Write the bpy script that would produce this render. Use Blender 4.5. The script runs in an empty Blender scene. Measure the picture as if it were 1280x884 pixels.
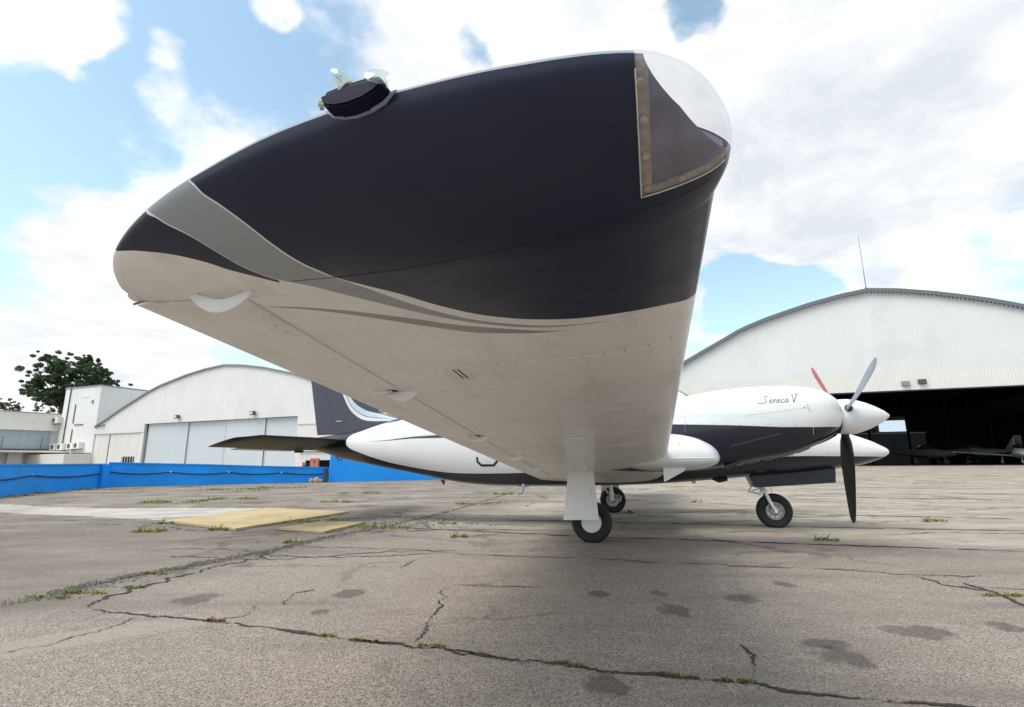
import bpy, bmesh, math, random
from mathutils import Vector, Matrix, noise

random.seed(7)
SC = bpy.context.scene
COL = SC.collection
PI = math.pi

# ---------------------------------------------------------------- camera
CAM_F, PITCH, ROLL, CAM_H = 653.6, 0.20585, -0.00821, 0.82719
cam = bpy.data.cameras.new("camera")
cam.sensor_width = 36.0
cam.lens = CAM_F/1280*36
cam.clip_start = 0.02
cam.clip_end = 5000
cam_ob = bpy.data.objects.new("camera", cam)
COL.objects.link(cam_ob)
_f = Vector((0, math.cos(PITCH), math.sin(PITCH)))
_u = Vector((0, -math.sin(PITCH), math.cos(PITCH)))
_r = Vector((1, 0, 0))
_r2 = _r*math.cos(ROLL)+_u*math.sin(ROLL)
_u2 = -_r*math.sin(ROLL)+_u*math.cos(ROLL)
cam_ob.matrix_world = Matrix(((_r2.x, _u2.x, -_f.x, 0), (_r2.y, _u2.y, -_f.y, 0), (_r2.z, _u2.z, -_f.z, CAM_H), (0, 0, 0, 1)))
SC.camera = cam_ob

# ---------------------------------------------------------------- light
SUN_EL, SUN_AZ = math.radians(58), math.radians(243)      # azimuth clockwise from +Y (north)
sun = bpy.data.lights.new("sun", 'SUN')
sun.energy = 1.5
sun.angle = math.radians(38)
sun.color = (1.0, 0.96, 0.90)
sun_ob = bpy.data.objects.new("sun", sun)
COL.objects.link(sun_ob)
sdir = Vector((math.sin(SUN_AZ)*math.cos(SUN_EL), math.cos(SUN_AZ)*math.cos(SUN_EL), math.sin(SUN_EL)))
sun_ob.rotation_euler = sdir.to_track_quat('Z', 'Y').to_euler()
sun_ob.location = sdir*100
SC.view_settings.view_transform = 'Standard'
SC.view_settings.look = 'None'
SC.view_settings.exposure = 0.86
SC.view_settings.gamma = 1.0

# ---------------------------------------------------------------- node helper
class NT:
    def __init__(s, tree):
        s.t = tree; s.n = tree.nodes; s.l = tree.links
    def new(s, typ, **kw):
        n = s.n.new(typ)
        for k, v in kw.items(): setattr(n, k, v)
        return n
    def put(s, sock, v):
        if hasattr(v, 'is_linked') or isinstance(v, bpy.types.NodeSocket): s.l.new(v, sock)
        elif v is not None: sock.default_value = v
    def math(s, op, a, b=None, c=None, clamp=False):
        n = s.new('ShaderNodeMath', operation=op); n.use_clamp = clamp
        s.put(n.inputs[0], a)
        if b is not None: s.put(n.inputs[1], b)
        if c is not None: s.put(n.inputs[2], c)
        return n.outputs[0]
    def vmath(s, op, a, b=None):
        n = s.new('ShaderNodeVectorMath', operation=op)
        s.put(n.inputs[0], a)
        if b is not None: s.put(n.inputs[1], b)
        return n.outputs['Value'] if op in ('DOT_PRODUCT', 'LENGTH', 'DISTANCE') else n.outputs[0]
    def noise(s, vec, scale, detail=4, rough=.55, dist=0, out=0, dim='3D'):
        n = s.new('ShaderNodeTexNoise', noise_dimensions=dim)
        if vec is not None: s.put(n.inputs['Vector'], vec)
        n.inputs['Scale'].default_value = scale; n.inputs['Detail'].default_value = detail
        n.inputs['Roughness'].default_value = rough; n.inputs['Distortion'].default_value = dist
        return n.outputs[out]
    def maprange(s, v, a, b, c=0., d=1., smooth=False):
        n = s.new('ShaderNodeMapRange', clamp=True)
        n.interpolation_type = 'SMOOTHSTEP' if smooth else 'LINEAR'
        s.put(n.inputs[0], v)
        for i, x in enumerate((a, b, c, d)): s.put(n.inputs[i+1], x)
        return n.outputs[0]
    def mix(s, fac, a, b, blend='MIX'):
        n = s.new('ShaderNodeMix', data_type='RGBA', blend_type=blend)
        s.put(n.inputs[0], fac)
        for i, x in ((6, a), (7, b)):
            if isinstance(x, (tuple, list)): n.inputs[i].default_value = tuple(x)+((1.,) if len(x) == 3 else ())
            else: s.l.new(x, n.inputs[i])
        return n.outputs[2]
    def attr(s, name):
        n = s.new('ShaderNodeAttribute', attribute_name=name)
        return n.outputs['Fac']
    def mapping(s, vec, scale=(1, 1, 1), loc=(0, 0, 0), rot=(0, 0, 0)):
        n = s.new('ShaderNodeMapping')
        s.l.new(vec, n.inputs[0]); n.inputs['Scale'].default_value = scale
        n.inputs['Location'].default_value = loc; n.inputs['Rotation'].default_value = rot
        return n.outputs[0]
    def bump(s, h, strength=.3, dist=.01):
        n = s.new('ShaderNodeBump'); n.inputs['Strength'].default_value = strength
        n.inputs['Distance'].default_value = dist; s.l.new(h, n.inputs['Height'])
        return n.outputs[0]

MATS = {}
def newmat(name):
    m = bpy.data.materials.new(name); m.use_nodes = True
    nt = NT(m.node_tree)
    bsdf = m.node_tree.nodes['Principled BSDF']
    MATS[name] = m
    return m, nt, bsdf
def pmat(name, col, rough=.5, metal=0., vary=.06, scale=8., bump=0., bscale=60., coat=0., spec=.5, streak=0., rust=0., dirt=None, dirt_amt=0.):
    """painted / plain surface with gentle colour variation, optional grain, streaks and dirt"""
    m, nt, b = newmat(name)
    tc = nt.new('ShaderNodeTexCoord').outputs['Object']
    n1 = nt.noise(tc, scale, 5, .6)
    k = nt.maprange(n1, .3, .7, 1-vary, 1+vary)
    c = nt.mix(1.0, col, (1, 1, 1), 'MULTIPLY')
    mul = nt.new('ShaderNodeVectorMath', operation='SCALE'); nt.l.new(c, mul.inputs[0]); nt.l.new(k, mul.inputs['Scale'])
    c = mul.outputs[0]
    if streak:
        v = nt.mapping(tc, (6, 6, .25))
        s_ = nt.maprange(nt.noise(v, 2.0, 6, .65), .5, .75, 0, streak)
        c = nt.mix(s_, c, (col[0]*.45, col[1]*.42, col[2]*.36))
    if rust:
        rv = nt.mapping(tc, (1.4, 1.4, .10)); rs = nt.math('MULTIPLY', nt.maprange(nt.noise(rv, 2.2, 8, .7), .56, .74, 0, rust), nt.maprange(nt.noise(tc, .25, 4, .6), .40, .60, .1, 1))
        c = nt.mix(rs, c, (.30, .25, .19))
    if dirt:
        d_ = nt.maprange(nt.noise(tc, scale*.35, 8, .7), .52, .72, 0, dirt_amt)
        c = nt.mix(d_, c, dirt)
    nt.l.new(c, b.inputs['Base Color'])
    b.inputs['Roughness'].default_value = rough; b.inputs['Metallic'].default_value = metal
    b.inputs['Coat Weight'].default_value = coat; b.inputs['Coat Roughness'].default_value = .06
    b.inputs['Specular IOR Level'].default_value = spec
    if bump: nt.l.new(nt.bump(nt.noise(tc, bscale, 4, .6), bump, .004), b.inputs['Normal'])
    return m

# ---------------------------------------------------------------- world: sky with broken cloud
def px_dir(px, py):
    d = _f + _r2*((px-640)/CAM_F) - _u2*((py-442)/CAM_F)
    return d.normalized()
w = bpy.data.worlds.new("World"); SC.world = w; w.use_nodes = True
nt = NT(w.node_tree)
for n in list(w.node_tree.nodes): w.node_tree.nodes.remove(n)
out = nt.new('ShaderNodeOutputWorld')
sky = nt.new('ShaderNodeTexSky'); sky.sky_type = 'NISHITA'; sky.sun_disc = False
sky.sun_elevation = SUN_EL; sky.sun_rotation = SUN_AZ; sky.air_density = 1.2; sky.dust_density = .7; sky.ozone_density = 1.6
bg1 = nt.new('ShaderNodeBackground'); bg1.inputs[1].default_value = .15
hsv = nt.new('ShaderNodeHueSaturation'); hsv.inputs['Saturation'].default_value = .84; hsv.inputs['Value'].default_value = .86; hsv.inputs['Hue'].default_value = .479
nt.l.new(sky.outputs[0], hsv.inputs['Color']); nt.l.new(hsv.outputs[0], bg1.inputs[0])
D = nt.vmath('NORMALIZE', nt.new('ShaderNodeTexCoord').outputs['Generated'])
# cloud deck coordinates: the view ray met with a flat layer overhead
sep = nt.new('ShaderNodeSeparateXYZ'); nt.l.new(D, sep.inputs[0])
zz = nt.math('ADD', nt.math('MAXIMUM', sep.outputs[2], 0.0), .22)
cx = nt.math('DIVIDE', sep.outputs[0], zz); cy = nt.math('DIVIDE', sep.outputs[1], zz)
comb = nt.new('ShaderNodeCombineXYZ'); nt.l.new(cx, comb.inputs[0]); nt.l.new(cy, comb.inputs[1])
P = comb.outputs[0]
warp = nt.noise(P, 2.2, 5, .55, out=1)
wv = nt.vmath('SUBTRACT', warp, (.5, .5, .5))
sc_ = nt.new('ShaderNodeVectorMath', operation='SCALE'); nt.l.new(wv, sc_.inputs[0]); sc_.inputs['Scale'].default_value = .22
Dw = nt.vmath('ADD', D, sc_.outputs[0])
n_big = nt.noise(P, 1.3, 9, .58, .25)
n_fine = nt.noise(P, 5.2, 8, .62, .1)
n_wisp = nt.noise(P, 15, 7, .65, .4)
dens = nt.math('ADD', nt.math('ADD', nt.math('MULTIPLY', n_big, .55), nt.math('MULTIPLY', n_fine, .48)), nt.math('MULTIPLY', n_wisp, .16))
dens = nt.math('ADD', dens, -.015)
# gaps (-) and banks (+) where the cloud deck opens and closes: (px, py, radius deg, amount)
BLOBS = [(200,60,14,-.19),(330,100,10,-.21),(150,150,8,-.12),(60,150,10,-.20),(20,260,10,-.22),(420,60,6,-.10),(50,30,5.5,.42),(90,60,3.2,.22),(330,12,2.6,.26),(205,110,3.2,.14),(190,60,2.2,.14),(120,200,5,.16),(385,40,3,.12),(20,190,3.5,.14),(250,170,10,.14),(230,270,15,.24),(330,15,5,.15),
         (640,30,16,.18),(600,62,2.6,-.24),(858,25,3.4,-.34),(1000,150,20,.22),(1150,260,14,.16),(940,368,5.0,-.38),(985,352,3.2,-.24),(1275,238,3.2,-.30),(1060,345,3.0,-.22),(1260,350,5,-.14),
         (60,420,14,.15),(300,430,4.0,-.22),(330,445,3,-.12),(1230,120,14,.15),(500,150,12,.18),(900,200,10,.12),(150,340,8,.16)]
for px, py, rad, amt in BLOBS:
    d0 = px_dir(px, py)
    cs = math.cos(math.radians(rad))
    dt = nt.vmath('DOT_PRODUCT', nt.vmath('NORMALIZE', Dw), tuple(d0))
    m_ = nt.maprange(dt, cs, 1.0-(1-cs)*.12, 0, amt, True)
    dens = nt.math('ADD', dens, m_)
cover = nt.maprange(dens, .44, .70, 0, 1, True)
# cloud brightness: bright tops, grey thick middles
n_sh = nt.math('ADD', nt.math('MULTIPLY', nt.noise(nt.mapping(P, (1, 1, 1), (.35, -.2, 0)), 2.6, 9, .6, .5), .6), nt.math('MULTIPLY', nt.noise(nt.mapping(P, (1, 1, 1), (.05, .1, 0)), 7.5, 8, .62, .3), .42))
shade = nt.maprange(n_sh, .36, .64, .10, 1.05)
for px, py, rad, amt in [(1000,150,14,-.22),(1090,230,12,-.28),(940,170,8,-.15),(640,20,10,.3),(250,180,10,.35),(50,45,8,.4),(1200,330,8,.4)]:
    d0 = px_dir(px, py); cs = math.cos(math.radians(rad))
    shade = nt.math('ADD', shade, nt.maprange(nt.vmath('DOT_PRODUCT', nt.vmath('NORMALIZE', Dw), tuple(d0)), cs, 1.0, 0, amt, True))
shade = nt.math('MAXIMUM', shade, 0.)
ccol = nt.mix(shade, (.43, .455, .49), (.65, .655, .66))
bg2 = nt.new('ShaderNodeBackground'); nt.l.new(ccol, bg2.inputs[0]); bg2.inputs[1].default_value = 1.0
mx = nt.new('ShaderNodeMixShader'); nt.l.new(cover, mx.inputs[0]); nt.l.new(bg1.outputs[0], mx.inputs[1]); nt.l.new(bg2.outputs[0], mx.inputs[2])
nt.l.new(mx.outputs[0], out.inputs[0])

# ---------------------------------------------------------------- object helpers
def tag(o, label=None, cat=None, group=None, kind=None):
    if label: o['label'] = label
    if cat: o['category'] = cat
    if group: o['group'] = group
    if kind: o['kind'] = kind
    return o
def empty(name, loc=(0, 0, 0), rz=0, label=None, cat=None, group=None):
    o = bpy.data.objects.new(name, None); COL.objects.link(o)
    o.location = loc; o.rotation_euler = (0, 0, rz); o.empty_display_size = .2
    return tag(o, label, cat, group)
class MB:
    """collects faces, built as one mesh object"""
    def __init__(s):
        s.v = []; s.f = []; s.mi = []; s.at = {}
    def vert(s, p, **a):
        s.v.append(tuple(p))
        for k, x in a.items(): s.at.setdefault(k, {})[len(s.v)-1] = x
        return len(s.v)-1
    def face(s, ids, m=0): s.f.append(tuple(ids)); s.mi.append(m)
    def poly(s, pts, m=0): s.face([s.vert(p) for p in pts], m)
    def box(s, a, b, m=0, M=None):
        x0, y0, z0 = a; x1, y1, z1 = b
        P = [(x0,y0,z0),(x1,y0,z0),(x1,y1,z0),(x0,y1,z0),(x0,y0,z1),(x1,y0,z1),(x1,y1,z1),(x0,y1,z1)]
        if M: P = [tuple(M @ Vector(p)) for p in P]
        i = [s.vert(p) for p in P]
        for q in ((0,3,2,1),(4,5,6,7),(0,1,5,4),(1,2,6,5),(2,3,7,6),(3,0,4,7)): s.face([i[k] for k in q], m)
    def prism(s, pts, n, m=0):
        """flat polygon pts swept by vector n"""
        a = [s.vert(p) for p in pts]; b = [s.vert((p[0]+n[0], p[1]+n[1], p[2]+n[2])) for p in pts]
        s.face(a[::-1], m); s.face(b, m)
        for i in range(len(a)):
            j = (i+1) % len(a); s.face((a[i], a[j], b[j], b[i]), m)
    def rings(s, rings, m=0, cap=True, closed=True):
        ids = [[s.vert(p) for p in r] for r in rings]
        n = len(rings[0])
        for a, b in zip(ids, ids[1:]):
            for i in range(n if closed else n-1):
                j = (i+1) % n; s.face((a[i], a[j], b[j], b[i]), m)
        if cap and closed: s.face(ids[0][::-1], m); s.face(ids[-1], m)
        return ids
    def tube(s, pts, r, n=8, m=0, cap=True):
        pts = [Vector(p) for p in pts]; rs = r if isinstance(r, (list, tuple)) else [r]*len(pts)
        R = []; prev = None
        for i, p in enumerate(pts):
            t = (pts[min(i+1, len(pts)-1)]-pts[max(i-1, 0)]).normalized()
            up = prev if prev is not None and abs(prev.dot(t)) < .95 else (Vector((0, 0, 1)) if abs(t.z) < .9 else Vector((1, 0, 0)))
            x = up.cross(t).normalized(); y = t.cross(x).normalized(); prev = y
            R.append([p+(x*math.cos(a)+y*math.sin(a))*rs[i] for a in [2*PI*k/n for k in range(n)]])
        s.rings(R, m, cap)
    def lathe(s, prof, axis='y', c=(0, 0, 0), n=32, m=0, cap=False):
        """prof: (position along the axis, radius)"""
        R = []
        for h, r in prof:
            ring = []
            for k in range(n):
                a = 2*PI*k/n; u, v = r*math.cos(a), r*math.sin(a)
                p = {'y': (u, h, v), 'x': (h, u, v), 'z': (u, v, h)}[axis]
                ring.append((c[0]+p[0], c[1]+p[1], c[2]+p[2]))
            R.append(ring)
        s.rings(R, m, cap)
    def build(s, name, mats, parent=None, smooth=False, angle=35, loc=None, bevel=0):
        me = bpy.data.meshes.new(name); me.from_pydata(s.v, [], s.f)
        for m in (mats if isinstance(mats, (list, tuple)) else [mats]): me.materials.append(m)
        me.polygons.foreach_set('material_index', s.mi)
        for k, d in s.at.items():
            a = me.attributes.new(k, 'FLOAT', 'POINT')
            a.data.foreach_set('value', [d.get(i, 0.) for i in range(len(s.v))])
        me.validate(); 
        bm = bmesh.new(); bm.from_mesh(me)
        bmesh.ops.remove_doubles(bm, verts=bm.verts, dist=1e-6)
        bmesh.ops.recalc_face_normals(bm, faces=bm.faces)
        if bevel:
            es = [e for e in bm.edges if len(e.link_faces) == 2 and e.calc_face_angle(0) > .6]
            bmesh.ops.bevel(bm, geom=es, offset=bevel, segments=2, affect='EDGES', clamp_overlap=True)
        if smooth:
            for f in bm.faces: f.smooth = True
            for e in bm.edges:
                if len(e.link_faces) == 2 and e.calc_face_angle(0) > math.radians(angle): e.smooth = False
        bm.to_mesh(me); bm.free()
        o = bpy.data.objects.new(name, me); COL.objects.link(o)
        if parent: o.parent = parent
        if loc: o.location = loc
        return o
def interp(T, X, x):
    if x <= T[0]: return X[0]
    for i in range(len(T)-1):
        if x <= T[i+1]: 
            u = (x-T[i])/(T[i+1]-T[i]); return X[i]+(X[i+1]-X[i])*u
    return X[-1]
def finterp(pts, x, lo=None, hi=None):
    """smooth curve through (x, y) points sorted by x"""
    if x < pts[0][0]:
        if lo is not None: return pts[0][1]+lo*(x-pts[0][0])
        return pts[0][1]
    if x > pts[-1][0]:
        if hi is not None: return pts[-1][1]+hi*(x-pts[-1][0])
        return pts[-1][1]
    i = 0
    while i < len(pts)-2 and x > pts[i+1][0]: i += 1
    T = [p[0] for p in pts]; V = [p[1] for p in pts]
    a = max(i-1, 0); d = min(i+2, len(T)-1); h = T[i+1]-T[i]; u = (x-T[i])/h
    m0 = (V[i+1]-V[a])/(T[i+1]-T[a])*h; m1 = (V[d]-V[i])/(T[d]-T[i])*h
    return (2*u**3-3*u*u+1)*V[i]+(u**3-2*u*u+u)*m0+(-2*u**3+3*u*u)*V[i+1]+(u**3-u*u)*m1

# ---- wing geometry (aircraft frame: x forward, y port, z up) ----
XLE, XTE, ZLE, ZTE, TD = .822, -.78, .641, .551, .1168
CH = XLE - XTE
YS = 6.47                      # seam between wing and tip fairing
def af(f):
    """upper and lower ordinates of the aerofoil at fraction f from the leading edge"""
    f = min(max(f, 0.0), 1.0)
    t = 5*.15*(.2969*math.sqrt(f) - .1260*f - .3516*f*f + .2843*f**3 - .1036*f**4)
    m, p = .018, .4
    yc = m/p**2*(2*p*f-f*f) if f < p else m/(1-p)**2*((1-2*p)+2*p*f-f*f)
    return yc+t, yc-t
def wing_pt(f, ay, upper):
    """point on the wing skin, ay = distance from the centre line"""
    zc = ZLE + (ZTE-ZLE)*f + TD*ay
    u, l = af(f)
    k = max(0., ay-6.40)/.07                   # trailing corner of the fairing is cut forward
    return (XLE - CH*f*(1-.039*min(k, 1)**1.6), ay, zc - .013*min(k, 1)**1.5*f**4 + CH*(u if upper else l))
EDGE = [(-.718,6.470,1.294),(-.693,6.51,1.295),(-.668,6.545,1.304),(-.640,6.58,1.321),(-.605,6.61,1.346),(-.50,6.66,1.381),(-.36,6.706,1.414),(-.20,6.738,1.447),(-.05,6.762,1.472),(.10,6.780,1.485),
        (.27,6.795,1.490),(.47,6.805,1.486),(.67,6.798,1.472),(.765,6.757,1.448),(.823,6.665,1.420),(.838,6.56,1.403),(.822,6.47,1.397)]
EDGE_S = [0,.02,.045,.07,.10,.17,.26,.36,.45,.54,.635,.745,.85,.91,.95,.98,1.0]
def catmull(P, T, t):
    i = 0
    while i < len(T)-2 and t > T[i+1]: i += 1
    a = max(i-1, 0); d = min(i+2, len(T)-1)
    h = T[i+1]-T[i]; u = (t-T[i])/h
    out = []
    for k in range(len(P[0])):
        m0 = (P[i+1][k]-P[a][k])/(T[i+1]-T[a])*h; m1 = (P[d][k]-P[i][k])/(T[d]-T[i])*h
        out.append((2*u**3-3*u*u+1)*P[i][k]+(u**3-2*u*u+u)*m0+(-2*u**3+3*u*u)*P[i+1][k]+(u**3-u*u)*m1)
    return out
def tip_pt(s, t, upper):
    """tip fairing skin: s runs trailing edge 0 to leading edge 1, t from the seam 0 to the outer edge 1"""
    f = 1-s
    p0 = wing_pt(f, YS, upper); e = catmull(EDGE, EDGE_S, s)
    ox, oy = e[0]-p0[0], e[1]-p0[1]
    h = e[2]-p0[2]
    if upper:
        p1 = (p0[0]+.1*ox, p0[1]+.5*oy, p0[2]+.5*oy*TD)
        p2 = (e[0]-.02*ox, e[1]-.02*oy, e[2]+min(.02, abs(h)*.6+.002))
    else:
        p1 = (p0[0]+.25*ox, p0[1]+.45*oy, p0[2]+.45*oy*TD)
        p2 = (e[0]-.02*ox, e[1]-.02*oy, e[2]-.42*max(h, 0))
    a, b, c_, d = (1-t)**3, 3*t*(1-t)**2, 3*t*t*(1-t), t**3
    return tuple(a*p0[k]+b*p1[k]+c_*p2[k]+d*e[k] for k in range(3))
def tip_solve(x, ay, upper):
    """point of the tip skin above plan position (x, ay)"""
    lo, hi = 0., 1.
    for _ in range(22):
        t = (lo+hi)/2; a, b = 0., 1.
        for _ in range(22):
            s = (a+b)/2
            if tip_pt(s, t, upper)[0] < x: a = s
            else: b = s
        p = tip_pt(a, t, upper)
        if p[1] < ay: lo = t
        else: hi = t
    return p
# ---- paint curves on the wing plan (x, distance from centre line)
DARK_LOW = [(-0.267,6.725),(-0.255,6.723),(-0.243,6.715),(-0.208,6.694),(-0.173,6.656),(-0.145,6.606),(-0.126,6.569),(-0.106,6.535),(-0.086,6.509),(-0.062,6.471),(-0.01,6.416),(0.05,6.357),(0.116,6.273),(0.202,6.189),(0.293,6.133),(0.382,6.098),(0.474,6.075),(0.549,6.065),(0.635,6.053),(0.728,6.029),(0.807,5.976)]
GREY_UP = [(-0.268,6.724),(-0.257,6.721),(-0.245,6.713),(-0.21,6.691),(-0.175,6.652),(-0.148,6.601),(-0.13,6.565),(-0.109,6.529),(-0.09,6.503),(-0.057,6.459),(-0.018,6.401),(0.032,6.321),(0.099,6.231),(0.188,6.146),(0.283,6.091),(0.373,6.052),(0.467,6.03),(0.545,6.02),(0.582,6.012)]
GREY_LOW = [(-0.415,6.688),(-0.398,6.686),(-0.383,6.678),(-0.338,6.65),(-0.305,6.608),(-0.277,6.557),(-0.254,6.525),(-0.229,6.495),(-0.202,6.473),(-0.157,6.438),(-0.097,6.375),(-0.021,6.298),(0.084,6.195),(0.181,6.123),(0.277,6.07),(0.37,6.037),(0.466,6.023),(0.545,6.016),(0.582,6.011)]
DARK2_LOW = [(-0.59,6.617),(-0.558,6.62),(-0.518,6.62),(-0.43,6.605),(-0.359,6.575),(-0.316,6.541),(-0.269,6.508),(-0.225,6.469)]
THIN_UP = [(-.384,6.330),(-.291,6.319),(-.183,6.287),(-.082,6.241),(.017,6.186),(.118,6.123),(.272,6.05),(.365,6.01),(.433,5.994)]
THIN_LOW = [(-.384,6.327),(-.3,6.307),(-.197,6.265),(-.1,6.209),(-.002,6.144),(.101,6.077),(.156,6.047),(.263,6.015),(.362,5.995),(.433,5.993)]
def paint(x, ay, rim=0.):
    if ay < 5.6: return {'a1': -.3, 'a2': .3, 'a3': -.3, 'a4': -.3, 'a5': -.3, 'a6': -.3, 'rim': rim}
    gl = finterp(GREY_LOW, x, lo=-.12)
    gu = finterp(GREY_UP, x, lo=-.12) if x < .582 else gl-.2*(x-.582)-.0005
    d2 = finterp(DARK2_LOW, x) if x < -.225 else gl-.002+.35*(x+.225)
    tl = finterp(THIN_LOW, x)
    tu = finterp(THIN_UP, x)
    if x < -.384: tu = tl-.003+.1*(x+.384)
    if x > .433: tu = tl-.1*(x-.433)
    return {'a1': ay-finterp(DARK_LOW, x, lo=-.12, hi=-.8), 'a2': gu-ay, 'a3': ay-gl, 'a4': ay-d2, 'a5': tu-ay, 'a6': ay-tl, 'rim': rim}
NAVY = (.008, .011, .026)
GREYP = (.20, .215, .22)
WHITE = (.80, .80, .78)

def wing_material():
    m, nt, b = newmat('wing paint')
    tc = nt.new('ShaderNodeTexCoord').outputs['Object']
    def stp(name, off=0., sgn=1):
        v = nt.attr(name)
        return nt.maprange(v, off-.0006, off+.0006, 0, 1)
    lt = lambda v: nt.math('SUBTRACT', 1.0, v)
    dirt = nt.maprange(nt.noise(nt.mapping(tc, (.6, 3.0, 1)), 3.2, 8, .65), .42, .72, 0, .20)
    dirt2 = nt.math('MULTIPLY', nt.maprange(nt.noise(nt.mapping(tc, (2.2, .9, 1), (3, 1, 0)), 2.6, 9, .7), .50, .70, 0, .5), 1.0)
    dust = nt.maprange(nt.noise(tc, 38, 4, .7), .60, .80, 0, .22)
    white = nt.mix(dirt, (.86, .845, .81), (.70, .67, .62))
    white = nt.mix(dirt2, white, (.56, .52, .46))
    smear = nt.maprange(nt.noise(nt.mapping(tc, (1.2, 14, 1)), 3.0, 7, .7), .60, .74, 0, .45)
    white = nt.mix(smear, white, (.50, .45, .38))
    white = nt.mix(dust, white, (.55, .50, .43))
    navy = nt.mix(nt.maprange(nt.noise(tc, 4.0, 5, .6), .35, .75, 0, 1), (.005, .010, .034), (.011, .016, .042))
    navy = nt.mix(nt.maprange(nt.noise(tc, 420, 2, .5), .72, .80, 0, .35), navy, (.12, .11, .10))
    c = white
    g2 = nt.math('MULTIPLY', stp('a5'), stp('a6'))
    c = nt.mix(g2, c, (.30, .30, .29))
    d2 = nt.math('MULTIPLY', stp('a4'), lt(stp('a3', -.0035)))
    c = nt.mix(d2, c, navy)
    g1 = nt.math('MULTIPLY', stp('a2'), stp('a3'))
    c = nt.mix(g1, c, nt.mix(nt.maprange(nt.noise(tc, 600, 2, .5), .4, .6, 0, 1), (.28, .305, .325), (.33, .355, .37)))
    c = nt.mix(stp('a1'), c, navy)
    c = nt.mix(nt.maprange(nt.attr('rim'), .45, .55, 0, 1), c, (.52, .55, .58))  # pale upper skin; along the lip this colour stands in for reflected sky
    nt.l.new(c, b.inputs['Base Color'])
    rr = nt.maprange(nt.noise(tc, 7, 5, .6), .3, .7, .26, .42)
    nt.l.new(rr, b.inputs['Roughness'])
    b.inputs['Coat Weight'].default_value = .12; b.inputs['Coat Roughness'].default_value = .10; b.inputs['Specular IOR Level'].default_value = .38
    h = nt.math('ADD', nt.math('MULTIPLY', nt.noise(tc, 3.5, 2, .5), 1.0), nt.math('MULTIPLY', nt.noise(tc, 240, 2, .5), .012))
    nt.l.new(nt.bump(h, .6, .009), b.inputs['Normal'])
    return m
def two_tone(name, attrs):
    """white over navy livery; attrs = list of (a, b, colour): colour where a > 0 and b > 0"""
    m, nt, b = newmat(name)
    tc = nt.new('ShaderNodeTexCoord').outputs['Object']
    c = nt.mix(nt.maprange(nt.noise(tc, 2.2, 6, .6), .4, .7, 0, .5), WHITE, (.72, .715, .69))
    for a_, b_, col in attrs:
        f = nt.maprange(nt.attr(a_), -.0012, .0012, 0, 1)
        if b_: f = nt.math('MULTIPLY', f, nt.maprange(nt.attr(b_), -.0012, .0012, 0, 1))
        c = nt.mix(f, c, col)
    nt.l.new(c, b.inputs['Base Color'])
    b.inputs['Roughness'].default_value = .26; b.inputs['Coat Weight'].default_value = .25; b.inputs['Coat Roughness'].default_value = .05
    nt.l.new(nt.bump(nt.noise(tc, 2.5, 3, .5), .25, .006), b.inputs['Normal'])
    return m
m_wing = wing_material()
m_white = pmat('white paint', (.74, .73, .70), .32, vary=.05, scale=5, coat=.3, dirt=(.35, .31, .26), dirt_amt=.25)
m_bright = pmat('clean white paint', (.80, .80, .79), .28, vary=.02, coat=.4)
m_dim = pmat('dull grey joint', (.10, .10, .10), .8)
m_plate = pmat('door paint', (.82, .83, .81), .38, vary=.03, scale=3, coat=.2, dirt=(.4, .38, .34), dirt_amt=.12)
m_navy = pmat('navy paint', NAVY, .30, vary=.12, coat=.1, spec=.35)
m_navy2 = pmat('navy paint on tail', (.045, .05, .075), .30, vary=.25, scale=3, coat=.5)
m_black = pmat('black paint', (.012, .012, .013), .4, vary=.1)
m_gap = pmat('dark gap', (.02, .018, .016), .9)
m_rubber = pmat('tyre rubber', (.018, .018, .019), .78, vary=.25, scale=20, bump=.4, bscale=120)
m_metal = pmat('brushed alloy', (.42, .43, .44), .35, metal=.8, vary=.12, scale=30)
m_dkmetal = pmat('dark steel', (.06, .06, .06), .5, metal=.5, vary=.2)
m_rust = pmat('grimy sealant', (.36, .31, .275), .7, vary=.35, scale=40, dirt=(.05, .035, .025), dirt_amt=.6)
m_steelscrew = pmat('worn screw head', (.42, .37, .32), .6, metal=.3, vary=.3, scale=80)
m_bladegrey = pmat('lit grey blade paint', (.26, .27, .30), .35, vary=.1, metal=.3)  # upper blade: the light on it is put into this grey
m_blade = pmat('shaded black blade paint', (.012, .012, .013), .38, vary=.1)  # hanging blade: its shade is put into this near-black
m_red = pmat('red paint', (.55, .03, .04), .4, vary=.08)
m_cabin = pmat('dark cabin glazing', (.015, .018, .02), .06, vary=.1, coat=.8)
m_core = pmat('dusty inner panel', (.15, .15, .215), .7, vary=.35, scale=18, dirt=(.15, .14, .15), dirt_amt=.5)

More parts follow.
